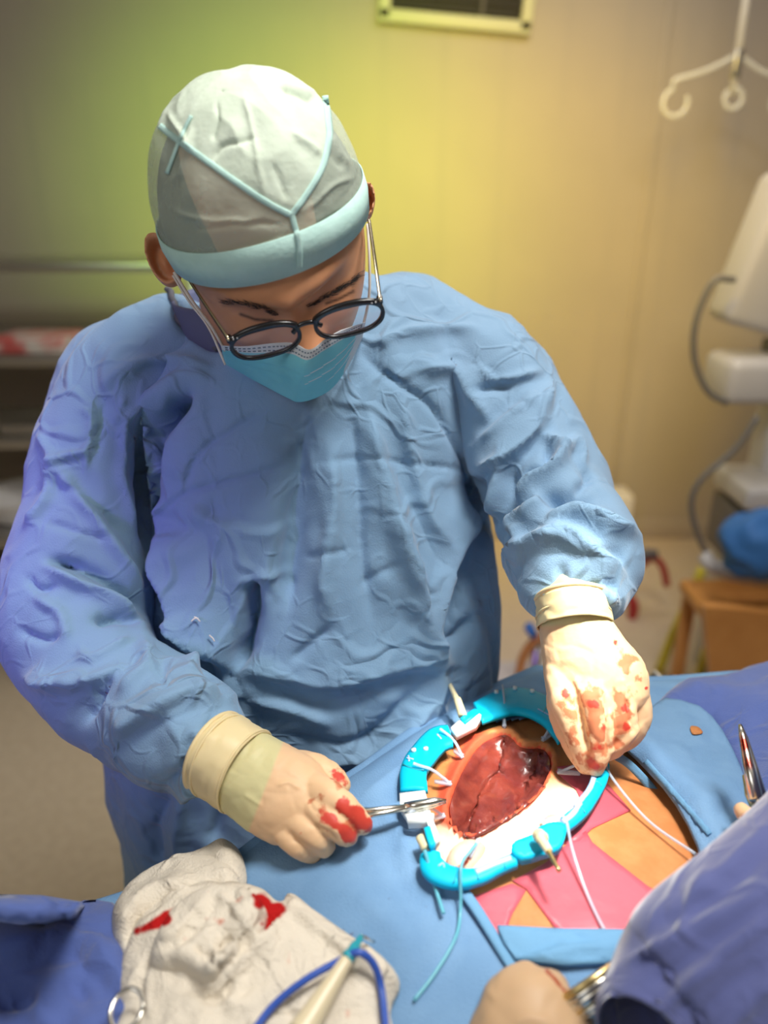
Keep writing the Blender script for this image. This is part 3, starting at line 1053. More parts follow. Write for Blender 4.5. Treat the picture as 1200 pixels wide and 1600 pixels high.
# ------------------------------------------------------------------ ring retractor
TS = TB
ringr = thing('ring_retractor', 'bright blue plastic segmented ring retractor around the incision', 'retractor')
def zz(l):   # coordinates read in a three times enlarged view of the ring
    return [(600 + p[0] / 3, 1060 + p[1] / 3, p[2] / 3) for p in l]
LIFT = .012
arcs = [
    ('ring_arc', zz([(150, 600, 125), (150, 500, 120), (200, 420, 120), (255, 360, 115), (315, 340, 95)])),
    ('ring_arc', zz([(440, 232, 100), (520, 195, 115), (610, 172, 120), (700, 190, 118), (775, 240, 110), (825, 310, 95), (845, 355, 80)])),
    ('ring_arc', zz([(925, 410, 70), (985, 455, 85), (1000, 520, 80), (970, 600, 70), (910, 690, 68), (835, 755, 66)])),
    ('ring_arc', zz([(610, 915, 62), (540, 945, 62), (460, 985, 68), (370, 1000, 85), (290, 985, 100), (235, 945, 110), (225, 890, 90)])),
]
for nm, pth in arcs:
    o = drape_strip(nm, TS, pth, M['ring'], ringr, lift=LIFT, thick=.007, n=60, across=8)
    paint(o, 'mark', [])
for pth in (zz([(880, 690, 22), (950, 600, 24), (975, 520, 22)]), zz([(790, 775, 24), (860, 730, 26), (905, 670, 24)]), zz([(430, 985, 28), (510, 950, 28), (590, 920, 26)])):
    drape_strip('lining_strip', TS, pth, M['ringl'], ringr, lift=LIFT + .006, thick=.002, n=24)
for pth in (zz([(770, 190, 5), (755, 220, 5), (740, 250, 3)]), zz([(100, 490, 6), (150, 515, 6), (200, 520, 3)]), zz([(1000, 595, 5), (985, 575, 5), (965, 570, 4)]), zz([(925, 715, 5), (905, 690, 5), (890, 680, 4)]), zz([(445, 1020, 5), (435, 995, 5), (430, 965, 4)]), zz([(565, 965, 5), (560, 945, 5), (555, 930, 4)]), zz([(330, 1035, 5), (340, 1005, 5), (345, 960, 4)])):
    drape_strip('slot', TS, pth, M['teal'], ringr, lift=LIFT + .0065, thick=.001, n=8)
for q in ((150, 430), (205, 425), (610, 130), (690, 145), (525, 148)):
    loc, nor = hit(TS, 600 + q[0] / 3, 1060 + q[1] / 3)
    link('rivet', *tube([loc + nor * (LIFT + .006), loc + nor * (LIFT + .009)], .0022), M['ringw'], ringr)
# embossed arrows and letters seen as pale marks
for pth in (zz([(125, 450, 7), (130, 480, 7)]), zz([(118, 462, 7), (150, 470, 7)]), zz([(255, 350, 7), (275, 375, 7)]), zz([(262, 960, 8), (285, 945, 8), (290, 965, 6)]), zz([(715, 230, 4), (770, 262, 4)])):
    drape_strip('embossed_mark', TS, pth, M['ringl'], ringr, lift=LIFT + .0068, thick=.0006, n=6)
# bottom joint plate with valve
pl = [(600 + a_ / 3, 1060 + b2 / 3) for a_, b2 in ((590, 900), (610, 860), (690, 830), (710, 800), (780, 775), (835, 790), (830, 840), (805, 885), (730, 910), (640, 935))]
slab('joint_plate', TS, pl, M['ring'], ringr, step=5, lift=LIFT + .002, thick=.009, sm=2)
def pipe(name, p0, p1, r0, r1, m, parent, l0=.02, l1=.02, n=8):
    a_, na = hit(TS, *p0, .62)
    b2, nb_ = hit(TS, *p1, .62)
    a_ = a_ + na * l0
    b2 = b2 + nb_ * l1
    return link(name, *tube([a_.lerp(b2, t) for t in np.linspace(0, 1, n)], [r0 + (r1 - r0) * t for t in np.linspace(0, 1, n)], 16), m, parent)
pipe('screw_head', (836, 1352), (841, 1362), .0048, .0046, M['valve'], ringr, .032, .036)
pipe('screw_neck', (838, 1358), (850, 1380), .0036, .0028, M['valve'], ringr, .034, .036)
pipe('screw_pin', (850, 1380), (864, 1410), .0017, .0015, M['brass'], ringr, .036, .036)
# upper joint
pipe('screw_head', (724, 1152), (716, 1136), .0042, .0038, M['valve'], ringr, .022, .028)
pipe('screw_pin', (716, 1138), (700, 1106), .0030, .0020, M['valve'], ringr, .028, .030)
slab('hinge_block', TS, [(706, 1168), (716, 1158), (745, 1142), (752, 1148), (745, 1160), (715, 1176)], M['ringw'], ringr, step=4, lift=LIFT, thick=.008, sm=0)
slab('hinge_block', TS, [(720, 1156), (742, 1140), (750, 1145), (728, 1164)], M['ring'], ringr, step=4, lift=LIFT + .006, thick=.004, sm=0)
# left joint: white blocks and blue clips
slab('hinge_block', TS, [(629, 1270), (668, 1266), (676, 1298), (640, 1305), (630, 1290)], M['ringw'], ringr, step=4, lift=LIFT, thick=.008, sm=0)
slab('hinge_block', TS, [(640, 1306), (668, 1303), (682, 1306), (678, 1314), (642, 1316)], M['ringw'], ringr, step=4, lift=LIFT + .002, thick=.009, sm=0)
slab('hinge_clip', TS, [(666, 1300), (675, 1300), (690, 1340), (682, 1350)], M['ringw'], ringr, step=4, lift=LIFT + .002, thick=.008, sm=0)
slab('hinge_clip', TS, [(667, 1330), (676, 1328), (684, 1352), (676, 1358)], M['ring'], ringr, step=4, lift=LIFT + .004, thick=.009, sm=0)
pipe('hinge_pin', (660, 1335), (669, 1352), .0035, .0035, M['valve'], ringr, .018, .018)
# right joint by the fingertips
slab('hinge_block', TS, [(883, 1172), (889, 1170), (903, 1192), (896, 1196)], M['ringw'], ringr, step=4, lift=LIFT + .003, thick=.008, sm=0)
slab('hinge_clip', TS, [(892, 1192), (900, 1186), (915, 1202), (912, 1215), (900, 1210)], M['ring'], ringr, step=4, lift=LIFT, thick=.009, sm=0)

# elastic stay hooks
hooks = [
    ('long clear elastic stay running from the lower ring edge down to the drape', [(847, 1288, .004), (862, 1302, .018), (877, 1318, .024), (890, 1345, .012), (915, 1400, .003), (945, 1462, .003), (962, 1478, .006)], 0.0012, 'cord'),
    ('clear elastic stay crossing the ring under the fingertips towards the right flank', [(870, 1216, .004), (905, 1220, .016), (935, 1224, .024), (950, 1238, .014), (1010, 1290, .004), (1080, 1347, .008)], 0.0012, 'cord'),
    ('elastic stay over the bottom left ring ending in a long aqua tail', [(748, 1322, .004), (735, 1350, .012), (722, 1390, .024), (720, 1430, .006), (712, 1475, .006), (680, 1530, .006), (648, 1572, .006)], 0.0012, 'cordb'),
    ('short clear stay hooked through the left arc of the ring', [(706, 1235, .004), (680, 1232, .016), (650, 1230, .022)], 0.0014, 'cord'),
    ('short clear stay at the upper left arc beside the hinge', [(724, 1193, .004), (710, 1184, .016), (690, 1176, .022)], 0.0014, 'cord'),
    ('clear stay hanging straight down from the top arc of the ring', [(788, 1146, .004), (787, 1125, .018), (784, 1104, .022)], 0.0012, 'cord'),
    ('clear stay at the upper right arc near the raised hand', [(846, 1166, .004), (862, 1158, .016), (880, 1148, .022)], 0.0012, 'cord'),
    ('clear stay across the white hinge at the left of the ring', [(696, 1284, .004), (675, 1290, .016), (645, 1304, .022)], 0.0012, 'cord'),
    ('short aqua stay tail hanging out below the left end of the ring', [(668, 1362, .022), (680, 1395, .008), (694, 1437, .006)], 0.0014, 'cordb'),
]
for lab, pth, r_, mm in hooks:
    t_ = thing('elastic_stay', lab, 'elastic stay', 'elastic stay hooks around the ring')
    cord('elastic_cord', TS, pth, r_, M[mm], t_, n=50)
    x0, y0 = pth[0][:2]
    x1, y1 = pth[1][:2]
    L_ = math.hypot(x1 - x0, y1 - y0)
    drape_strip('hook_blade', TS, [(x0, y0, 7), ((x0 + x1) / 2, (y0 + y1) / 2, 6), (x1, y1, 4)], M['cord'], t_, lift=.006, thick=.0025, n=8)

# ------------------------------------------------------------------ surgeon
sg = thing('person', 'surgeon in blue gown, mint cap, glasses and face mask, leaning over the ring retractor', 'person')

torso = [(445, 440, .83, 70, .06), (450, 480, .83, 150, .085), (465, 525, .835, 245, .105), (480, 590, .845, 305, .12), (484, 660, .85, 292, .125), (484, 730, .855, 262, .13),
         (492, 800, .86, 258, .13), (500, 880, .87, 264, .135), (496, 960, .88, 276, .135), (484, 1040, .89, 286, .14), (474, 1120, .91, 288, .14), (462, 1220, .94, 276, .14),
         (450, 1330, .99, 246, .14), (445, 1450, 1.06, 215, .14), (445, 1620, 1.18, 190, .14), (445, 1800, 1.36, 170, .15), (448, 1950, 1.55, 155, .15)]
armL = [(270, 535, .835, 70, .075), (205, 600, .82, 92, .08), (160, 690, .805, 88, .075), (140, 790, .79, 96, .072), (128, 890, .775, 102, .072), (118, 975, .755, 106, .072),
        (150, 1050, .735, 92, .068), (205, 1095, .71, 86, .062), (262, 1130, .68, 88, .056), (300, 1150, .655, 80, .048), (322, 1164, .638, 66, .036)]
armR = [(690, 545, .85, 75, .08), (765, 600, .835, 88, .082), (808, 675, .82, 88, .078), (842, 745, .795, 90, .07), (872, 805, .76, 92, .064), (893, 855, .725, 95, .06), (898, 888, .70, 94, .056), (897, 915, .685, 80, .036)]
gown = union('gown', [loft(torso, 50, 72), loft(armL, 40, 48), loft(armR, 34, 48)], M['gown'], sg, voxel=.0034, smooth=14)
crumple(gown, [(4.5, .006, (1, 1, .8), 'n'), (8, .005, (1, 1, .6), 'v'), (15, .0035, (1.3, 1, .6), 'r'), (30, .0012, (1.3, 1, .8), 'r')])
CL = [
 ('g', .026, 10, [(292, 612), (258, 650), (232, 700), (233, 807), (250, 870)]),
 ('g', .014, 16, [(292, 612), (250, 653), (229, 690)]),
 ('r', .008, 9, [(333, 578), (267, 562), (208, 570), (163, 603)]),
 ('r', .006, 8, [(340, 600), (285, 588), (235, 620), (190, 665)]),
 ('g', .005, 3.5, [(450, 728), (370, 748), (292, 770), (250, 807)]),
 ('g', .005, 4, [(417, 641), (362, 670), (308, 712), (288, 766)]),
 ('s', .007, 8, [(450, 820), (417, 832), (342, 816), (292, 782)]),
 ('r', .010, 8, [(267, 782), (246, 807), (250, 857)]),
 ('r', .008, 5, [(83, 720), (137, 703)]), ('r', .009, 8, [(83, 720), (167, 837), (221, 920)]),
 ('r', .008, 6, [(83, 720), (75, 775), (42, 820)]), ('r', .007, 5, [(140, 710), (142, 653), (129, 637)]),
 ('r', .006, 5, [(179, 662), (196, 620)]), ('g', .006, 6, [(162, 612), (146, 712)]), ('g', .005, 4, [(75, 816), (171, 845)]),
 ('r', .006, 6, [(92, 728), (62, 678)]), ('r', .006, 7, [(200, 640), (190, 740), (215, 830)]), ('g', .005, 5, [(100, 760), (150, 790), (190, 830)]),
 ('r', .012, 9, [(73, 884), (126, 914), (175, 937), (213, 975), (224, 992)]), ('g', .012, 8, [(77, 872), (130, 890), (180, 915), (225, 955)]),
 ('g', .006, 5, [(77, 878), (130, 883)]), ('r', .014, 12, [(45, 1060), (105, 1067), (168, 1060), (196, 1046)]),
 ('g', .014, 7, [(150, 968), (189, 965), (215, 975)]), ('g', .008, 5, [(252, 1042), (259, 1088)]), ('r', .009, 9, [(224, 1007), (231, 1046), (196, 1088)]),
 ('s', .018, 12, [(364, 1088), (287, 1095), (217, 1127), (182, 1154)][::-1]),
 ('g', .010, 6, [(136, 1126), (160, 1085), (185, 1053)]), ('g', .008, 5, [(259, 1228), (290, 1196), (315, 1182)]),
 ('g', .006, 5, [(336, 1109), (325, 1147)]), ('r', .006, 5, [(300, 1140), (325, 1170)]), ('r', .007, 6, [(55, 930), (95, 960), (105, 1000)]), ('g', .007, 5, [(30, 985), (70, 1000), (90, 990)]),
 ('g', .007, 5, [(40, 900), (60, 920), (85, 915)]), ('r', .007, 5, [(120, 1020), (150, 1030), (200, 1000)]),
 # right side
 ('g', .006, 5, [(569, 553), (601, 585), (670, 631), (707, 686), (730, 741), (743, 814)]),
 ('r', .008, 9, [(652, 580), (711, 578), (734, 612), (766, 658)]), ('r', .006, 8, [(578, 539), (647, 518), (743, 514)]),
 ('g', .003, 3.5, [(491, 722), (578, 718), (725, 734)]), ('r', .013, 16, [(574, 640), (587, 718), (610, 810), (642, 947)]),
 ('g', .016, 18, [(478, 640), (468, 740), (458, 850), (445, 960)]), ('r', .009, 12, [(515, 700), (520, 800), (505, 900), (512, 960)]),
 ('g', .008, 12, [(548, 640), (560, 740), (565, 860), (580, 960)]), ('r', .008, 12, [(625, 620), (640, 700), (665, 800), (690, 850)]),
 ('r', .008, 6, [(743, 562), (780, 594), (840, 580)]), ('g', .008, 5, [(743, 608), (798, 603)]), ('g', .006, 5, [(735, 560), (765, 580), (785, 600)]),
 ('s', .010, 8, [(752, 686), (780, 668), (830, 612)][::-1]), ('s', .016, 10, [(858, 600), (844, 663), (798, 713), (743, 741)][::-1]),
 ('r', .012, 10, [(789, 718), (778, 770), (771, 810)]), ('g', .016, 9, [(745, 745), (752, 790), (768, 825)]), ('g', .012, 8, [(800, 730), (795, 790), (790, 850)]),
 ('r', .014, 7, [(849, 677), (876, 713), (830, 759), (812, 787)]), ('r', .014, 7, [(840, 773), (844, 796), (812, 819), (812, 846)]),
 ('g', .016, 8, [(844, 782), (899, 776), (936, 785)]), ('r', .012, 8, [(849, 819), (895, 800), (931, 810), (995, 837)]),
 ('g', .010, 6, [(860, 690), (850, 730), (820, 745)]), ('r', .008, 6, [(876, 713), (900, 690), (915, 740)]), ('g', .008, 6, [(905, 720), (920, 750), (900, 765)]),
 ('s', .014, 8, [(790, 890), (812, 852), (890, 826), (954, 880), (974, 900)][::-1]), ('g', .006, 5, [(876, 915), (876, 883)]), ('g', .008, 5, [(905, 935), (940, 910), (965, 925)]), ('r', .006, 5, [(930, 900), (965, 945)]),
 # bottom of the gown
 ('r', .009, 10, [(617, 800), (642, 904), (662, 979)]), ('g', .003, 4, [(475, 871), (546, 858)]), ('g', .0035, 4, [(567, 912), (617, 879)]),
 ('s', .014, 12, [(379, 1046), (517, 1065), (642, 1037), (690, 1040)]), ('g', .006, 5, [(458, 1029), (517, 979)]), ('r', .006, 7, [(446, 896), (375, 912)]),
 ('g', .030, 11, [(392, 905), (392, 967), (372, 1045)]), ('s', .030, 14, [(250, 835), (278, 920), (312, 985), (355, 1040)]),
 ('s', .022, 14, [(745, 790), (696, 875), (671, 967), (679, 1000), (692, 1038)][::-1]),
 ('r', .007, 8, [(392, 1092), (460, 1110), (517, 1133)]), ('r', .007, 9, [(480, 1200), (600, 1170), (680, 1100)]), ('g', .007, 9, [(430, 1080), (520, 1100), (600, 1080)]),
 ('g', .006, 8, [(440, 1150), (560, 1160), (660, 1070)]), ('g', .010, 12, [(300, 1000), (330, 1060), (350, 1100)]), ('r', .010, 12, [(300, 950), (310, 1010), (290, 1060)]),
 ('g', .010, 12, [(260, 1240), (240, 1300), (250, 1360)]), ('r', .010, 12, [(290, 1230), (280, 1300), (290, 1390)]), ('g', .01, 12, [(350, 1240), (330, 1320)]),
 ('g', .008, 8, [(720, 900), (700, 1000), (745, 960)]),
 ('g', .009, 7, [(345, 548), (300, 520), (278, 492), (266, 455)]),
]
crease(gown, [(k_, a_ * (1.35 if k_ != 's' else 1.0), w_, p_) for k_, a_, w_, p_ in CL], wobble=2.0, post=2)
gown.data.update()
TG = bvh(gown)
cord('neck_binding', TG, [(262, 452), (272, 468), (270, 485), (282, 500), (300, 515), (318, 524), (346, 546)], .0032, M['trim'], gown, lift=.001, fallback=.80)
# inner collar behind the binding
V, Fc = loft([(430, 560, .83, 120, .06), (425, 500, .80, 140, .085), (418, 452, .785, 148, .09)], 16, 48, cap=False)
cl = link('scrub_collar', V, Fc, M['scrub'], sg)
cl.modifiers.new('solid', 'SOLIDIFY').thickness = .003
# thread tuft at the hem corner
for a_, b2 in (((300, 972), (311, 968)), ((304, 966), (312, 972)), ((326, 992), (334, 1003))):
    cord('loose_thread', TG, [(a_[0], a_[1]), ((a_[0] + b2[0]) / 2, (a_[1] + b2[1]) / 2 - 2), (b2[0], b2[1])], .0007, M['loop'], gown, lift=.004, n=10, fallback=.76)

# head: local frame (right of picture, face forward, crown up)
TH = math.radians(65)
ROLL = math.radians(16.2)
eR = RGT * math.cos(ROLL) + UPV * math.sin(ROLL)
pU = -RGT * math.sin(ROLL) + UPV * math.cos(ROLL)
nC = -FWD
hF = nC * math.cos(TH) - pU * math.sin(TH)
hU = nC * math.sin(TH) + pU * math.cos(TH)
HC = P(420, 356, .65)
def HL(x, y, z):
    return HC + eR * x + hF * y + hU * z

def g(v, c, s):
    return math.exp(-((v - c) / s) ** 2)
V, Fc = [], []
NT, NP = 220, 160
for i in range(NP + 1):
    ph = math.pi * i / NP
    for j in range(NT):
        th = 2 * math.pi * j / NT
        dx, dy, dz = math.sin(ph) * math.sin(th), math.sin(ph) * math.cos(th), math.cos(ph)
        sx = .079
        sy = .098 if dy > 0 else .088
        sz = .118 if dz > 0 else .125
        x, y, z = dx * sx, dy * sy, dz * sz
        if z < 0:
            k = min(1, -z / .12)
            x *= 1 - .20 * k ** 1.8
            if y < 0:
                y *= 1 - .45 * k
            else:
                y = y + .028 * k * (1 - .2 * k)
        if dy > 0:
            f = dy
            y += f * .009 * g(z, .024, .011) * (g(x, .030, .022) + g(x, -.030, .022) + .6 * g(x, 0, .02))       # brow ridge
            y -= f * .013 * (g(x, .031, .015) + g(x, -.031, .015)) * g(z, .002, .013)                           # sockets
            y += f * .008 * (g(x, .031, .012) + g(x, -.031, .012)) * g(z, .001, .009)                           # lids
            y -= f * .0035 * (g(x, .031, .013) + g(x, -.031, .013)) * g(z, .011, .003)                          # lid crease
            y += f * .006 * (g(x, .045, .018) + g(x, -.045, .018)) * g(z, -.028, .018)                          # cheekbones
            zz_ = max(0, min(1, (.014 - z) / .05))
            nose = (.004 + .019 * zz_) * g(x, 0, .0085 + .006 * zz_) * (1 if z > -.030 else math.exp(-((z + .030) / .006) ** 2))
            nose += .010 * (g(x, .013, .006) + g(x, -.013, .006)) * g(z, -.028, .007) + .004 * g(x, 0, .010) * g(z, -.026, .008)
            y += f * nose * (1 if z < .02 else math.exp(-((z - .02) / .012) ** 2))
            y += f * .005 * g(x, 0, .02) * g(z, -.062, .01)
        V.append(HL(x, y, z))
for i in range(NP):
    for j in range(NT):
        j2 = (j + 1) % NT
        Fc.append((i * NT + j, i * NT + j2, (i + 1) * NT + j2, (i + 1) * NT + j))
headparts = [(V, Fc)]
neck = loft([(428, 420, .68, 116, .05), (432, 470, .73, 118, .055), (440, 530, .80, 105, .06), (460, 640, .85, 170, .07), (470, 900, .88, 180, .08), (460, 1150, .92, 190, .08)], 24, 32)
arm1 = loft([(300, 560, .83, 60, .045), (165, 690, .805, 56, .045), (128, 900, .775, 52, .04), (150, 1030, .74, 52, .04), (262, 1130, .69, 44, .032), (345, 1180, .662, 36, .025)], 24, 20)
arm2 = loft([(650, 560, .85, 60, .045), (790, 640, .83, 56, .045), (860, 790, .77, 52, .04), (895, 880, .70, 48, .034), (897, 950, .672, 38, .026)], 24, 20)
V0, F0 = merge([headparts[0]])
bodym = link('body', V0, F0, M['skin'], sg)
# ears
def ear(side, cx, cy, w, h, ang):
    ca, sa = math.cos(ang), math.sin(ang)
    Vv, Ff = [], []
    prof = [(0, .0), (.45, -.004), (.62, -.005), (.8, .004), (.95, .006), (1.02, .0), (.9, -.006), (0, -.010)]
    n = 32
    for r_, dz_ in prof:
        for k in range(n):
            a_ = 2 * math.pi * k / n
            rr = r_ * (1 + .10 * math.cos(a_ * 2) - .12 * math.sin(a_))
            x_ = w * rr * math.cos(a_)
            y_ = h * rr * math.sin(a_)
            Vv.append(P(cx + x_ * ca - y_ * sa, cy + x_ * sa + y_ * ca, .655) + nC * dz_ * 1.4)
    for i in range(len(prof) - 1):
        for k in range(n):
            Ff.append((i * n + k, i * n + (k + 1) % n, (i + 1) * n + (k + 1) % n, (i + 1) * n + k))
    return Vv, Ff
e1 = ear(-1, 257, 412, 20, 49, math.radians(-24))
e2 = ear(1, 571, 320, 13, 32, math.radians(8))
allV, allF = merge([headparts[0], e1, e2, neck, arm1, arm2])
bpy.data.objects.remove(bodym)
# fine head remains a continuous surface through a voxel union
bodym = union('body', [(allV, allF)], M['skin'], sg, voxel=.0016, smooth=2, fac=.4)
paint(bodym, 'lip', [('p', [(376, 491), (398, 499), (426, 501)], 2.4, .9), ('p', [(510, 474), (530, 467), (552, 455)], 2.6, .9), ('p', [(350, 476), (390, 474), (430, 486)], 4, .35), ('p', [(482, 480), (512, 462), (560, 432)], 4, .45)])
TBH = bvh(bodym)

# hair under the cap and temples
def dome(name, sx, yf, yb, zt, cy, cz, zr_front, zr_back, m, parent, n=96, rings=48, wob=0.0, seed=0, off=0.0):
    V, Fc = [], []
    for i in range(rings + 1):
        t = i / rings
        for j in range(n):
            th = 2 * math.pi * j / n
            fx, fy = math.sin(th), math.cos(th)
            zr = zr_back + (zr_front - zr_back) * (fy + 1) / 2
            phm = math.pi / 2 + math.asin(max(-.95, min(.95, (cz - zr) / zt)))
            ph = phm * t
            y_ = math.sin(ph) * fy
            x = math.sin(ph) * fx * (sx + off)
            y = cy + y_ * ((yf if y_ > 0 else yb) + off)
            z = cz + math.cos(ph) * (zt + off)
            if wob:
                nv = noise.noise(Vector((x * 22, y * 22, z * 22 + seed))) * wob + (1 - 2 * abs(noise.noise(Vector((x * 40, y * 30, z * 16 + seed))))) * wob * .6
                r_ = 1 + nv * max(0, math.sin(min(1, t * 1.25) * math.pi)) ** .5
                x, y, z = x * r_, cy + (y - cy) * r_, cz + (z - cz) * r_
            V.append(HL(x, y, z))
    for i in range(rings):
        for j in range(n):
            j2 = (j + 1) % n
            Fc.append((i * n + j, i * n + j2, (i + 1) * n + j2, (i + 1) * n + j))
    return link(name, V, Fc, m, parent)
hr = dome('hair', .0840, .098, .0895, .106, -.003, .008, .060, -.05, M['hair'], sg)
hr.modifiers.new('solid', 'SOLIDIFY').thickness = .004
cap = dome('surgical_cap', .0865, .102, .092, .103, -.004, .022, .046, -.035, M['cap'], sg, n=200, rings=110, wob=.035, seed=2)
crease(cap, [('r', .003, 4, [(262, 178), (285, 210), (300, 235)]), ('g', .006, 6, [(440, 134), (475, 148), (497, 156)]), ('r', .003, 4, [(517, 215), (545, 260)]), ('g', .0025, 4, [(330, 250), (350, 228), (400, 215)]),
             ('r', .003, 4, [(300, 200), (285, 260), (270, 290)]), ('g', .002, 3, [(425, 255), (440, 290), (448, 315)]), ('g', .003, 4, [(515, 235), (535, 262)]), ('r', .003, 5, [(455, 205), (500, 240)]),
             ('r', .002, 5, [(270, 330), (330, 345), (400, 345)]), ('g', .002, 4, [(300, 360), (380, 352), (440, 350)]), ('r', .002, 4, [(380, 150), (400, 230), (410, 300)]), ('g', .002, 4, [(340, 160), (335, 220)]), ('r', .002, 4, [(480, 330), (520, 290), (550, 280)]), ('g', .002, 4, [(490, 360), (540, 330)])], front=True, post=0)
px = topx(getco(cap))
setattr_np(cap, 'lit_crown', inside(px, [(200, 160), (243, 188), (262, 208), (300, 235), (370, 285), (420, 318), (455, 336), (478, 305), (503, 262), (514, 215), (512, 175), (490, 125), (480, 60), (200, 60)]))
sol = cap.modifiers.new('solid', 'SOLIDIFY')
sol.thickness = .0006
TC = bvh(cap)
# band: a ring standing around the rim
V, Fc = [], []
n = 160
for j in range(n):
    th = 2 * math.pi * j / n
    fx, fy = math.sin(th), math.cos(th)
    zr = -.035 + .081 * (fy + 1) / 2
    for dz_, o_ in ((.024, .0012), (.012, .0022), (-.004, .0015), (-.004, -.0005), (.012, .0005), (.024, .0002)):
        z = zr + dz_
        k = math.sqrt(max(.05, 1 - ((z - .022) / .105) ** 2))
        V.append(HL(fx * (.0865 * k + o_), -.004 + fy * ((.102 if fy > 0 else .092) * k + o_), z))
for j in range(n):
    for q in range(6):
        Fc.append((j * 6 + q, ((j + 1) % n) * 6 + q, ((j + 1) % n) * 6 + (q + 1) % 6, j * 6 + (q + 1) % 6))
band = link('cap_band', V, Fc, M['capband'], cap)
TCB = bvh(cap, band)
drape_strip('seam', TC, [(250, 197), (265, 209), (300, 235), (370, 285), (420, 318), (455, 336)], M['capband'], cap, width=10, lift=.0002, thick=.0007, n=60, fallback=.65)
drape_strip('seam', TC, [(455, 336), (478, 305), (503, 262), (514, 215), (513, 190), (508, 150)], M['capband'], cap, width=10, lift=.0002, thick=.0007, n=60, fallback=.65)
drape_strip('seam', TCB, [(455, 332), (460, 352), (467, 380), (468, 420)], M['capband'], cap, width=9, lift=.0002, thick=.0007, n=30, fallback=.6)
drape_strip('seam', TC, [(300, 182), (285, 212), (262, 272)], M['capband'], cap, width=5, lift=.0006, thick=.0008, n=30, fallback=.6)

# eyebrows and lashes, short hair strands in one part each
def strands(name, path, w, cnt, ln, ang, r_=.0003):
    rnd = random.Random(len(path) + cnt)
    st = spline(path, 60)
    parts = []
    for k in range(cnt):
        s = st[rnd.randrange(60)]
        x = s[0] + rnd.uniform(-w, w)
        y = s[1] + rnd.uniform(-w, w)
        a_ = ang + rnd.uniform(-.35, .35)
        pts = []
        for t in (0, .5, 1):
            loc, nor = hit(TBH, x + math.cos(a_) * ln * t, y + math.sin(a_) * ln * t, .6)
            pts.append(loc + nor * (.0004 + .0006 * t))
        parts.append(tube(pts, [r_, r_, r_ * .4], 4))
    V, Fc = merge(parts)
    return link(name, V, Fc, M['hair'], sg)
strands('eyebrow', [(352, 472), (385, 474), (415, 482), (436, 492)], 3.2, 110, 10, math.radians(200), .00016)
strands('eyebrow', [(480, 480), (510, 462), (540, 445), (562, 428)], 3.2, 120, 10, math.radians(-30), .00016)

# eyeglasses
gl = bpy.data.objects.new('eyeglasses', None)
COL.objects.link(gl)
gl.parent = sg
GM = P(481, 517, .598)
gx = (P(546, 498, .598) - P(415, 532, .598)).normalized()
gdn = (-pU * .50 - nC * .87).normalized()
gdn = (gdn - gx * gdn.dot(gx)).normalized()
gn = gx.cross(gdn).normalized()
def lensout(cx, flip, k=48, s=1.0):
    out = []
    for i in range(k):
        a_ = 2 * math.pi * i / k
        c, s_ = math.cos(a_), math.sin(a_)
        e_ = 2.7
        x = math.copysign(abs(c) ** (2 / e_), c) * .0258 * s
        y = math.copysign(abs(s_) ** (2 / e_), s_) * .0142 * s
        if y > 0:
            x *= 1 - .10 * (y / .0142)
        out.append(GM + gx * (cx + x) + gdn * y)
    return out
lens_c = []
for cx in (-.0335, .0335):
    pts = lensout(cx, 0)
    fr = []
    for i in range(len(pts)):
        fr.append(pts[i])
    # rim: closed band with rectangular section
    V, Fc = [], []
    n = len(pts)
    cc = GM + gx * cx
    for i in range(n):
        outd = (pts[i] - cc).normalized()
        for a_, b2 in ((-.0004, -.0016), (.0026, -.0016), (.0026, .0016), (-.0004, .0016)):
            topk = 1.8 if (pts[i] - cc).dot(gdn) < -.008 else 1
            V.append(pts[i] + outd * (a_ * (topk if a_ > 0 else 1)) + gn * b2)
    for i in range(n):
        for q in range(4):
            Fc.append((i * 4 + q, ((i + 1) % n) * 4 + q, ((i + 1) % n) * 4 + (q + 1) % 4, i * 4 + (q + 1) % 4))
    link('rim', V, Fc, M['black'], gl)
    V = [p + gn * .0006 for p in pts] + [p - gn * .0006 for p in pts]
    V += [cc + gn * .0022, cc + gn * .0010]
    Fc = [(i, (i + 1) % n, 2 * n) for i in range(n)] + [(n + (i + 1) % n, n + i, 2 * n + 1) for i in range(n)]
    link('lens', V, Fc, M['lens'], gl)
br = [GM + gx * x + gdn * y + gn * z for x, y, z in ((-.0115, -.002, 0), (-.005, -.007, .001), (.005, -.007, .001), (.0115, -.002, 0))]
link('bridge', *tube(sp3(br, 16), .0020), M['black'], gl)
for sgn, hx, hy, ex, ey, ed in ((-1, 352, 520, 292, 432, .625), (1, 592, 462, 577, 345, .628)):
    hinge = GM + gx * sgn * .0600 - gdn * .0115
    link('end_piece', *tube([GM + gx * sgn * .0550 - gdn * .0120, hinge, hinge - gn * .004 * (1 if gn.dot(nC) > 0 else -1)], .0026), M['black'], gl)
    e0 = P(ex, ey, ed)
    pts = sp3([hinge, hinge.lerp(e0, .5) + nC * .004, e0], 20)
    link('temple', *tube(pts, .0013), M['black'], gl)
    link('temple_trim', *tube([p + nC * .0022 + eR * (-sgn * .0006) for p in pts], .0009), M['gold'], gl)
    link('hinge_screw', *tube([hinge + nC * .001, hinge + nC * .004], .0013), M['gold'], gl)
    for k in (0, 1):
        q = GM + gx * sgn * (.0530 + k * .003) - gdn * .0135
        link('stud', *tube([q, q + (gn if gn.dot(nC) > 0 else -gn) * .0024], .0006, 8), M['white'], gl)

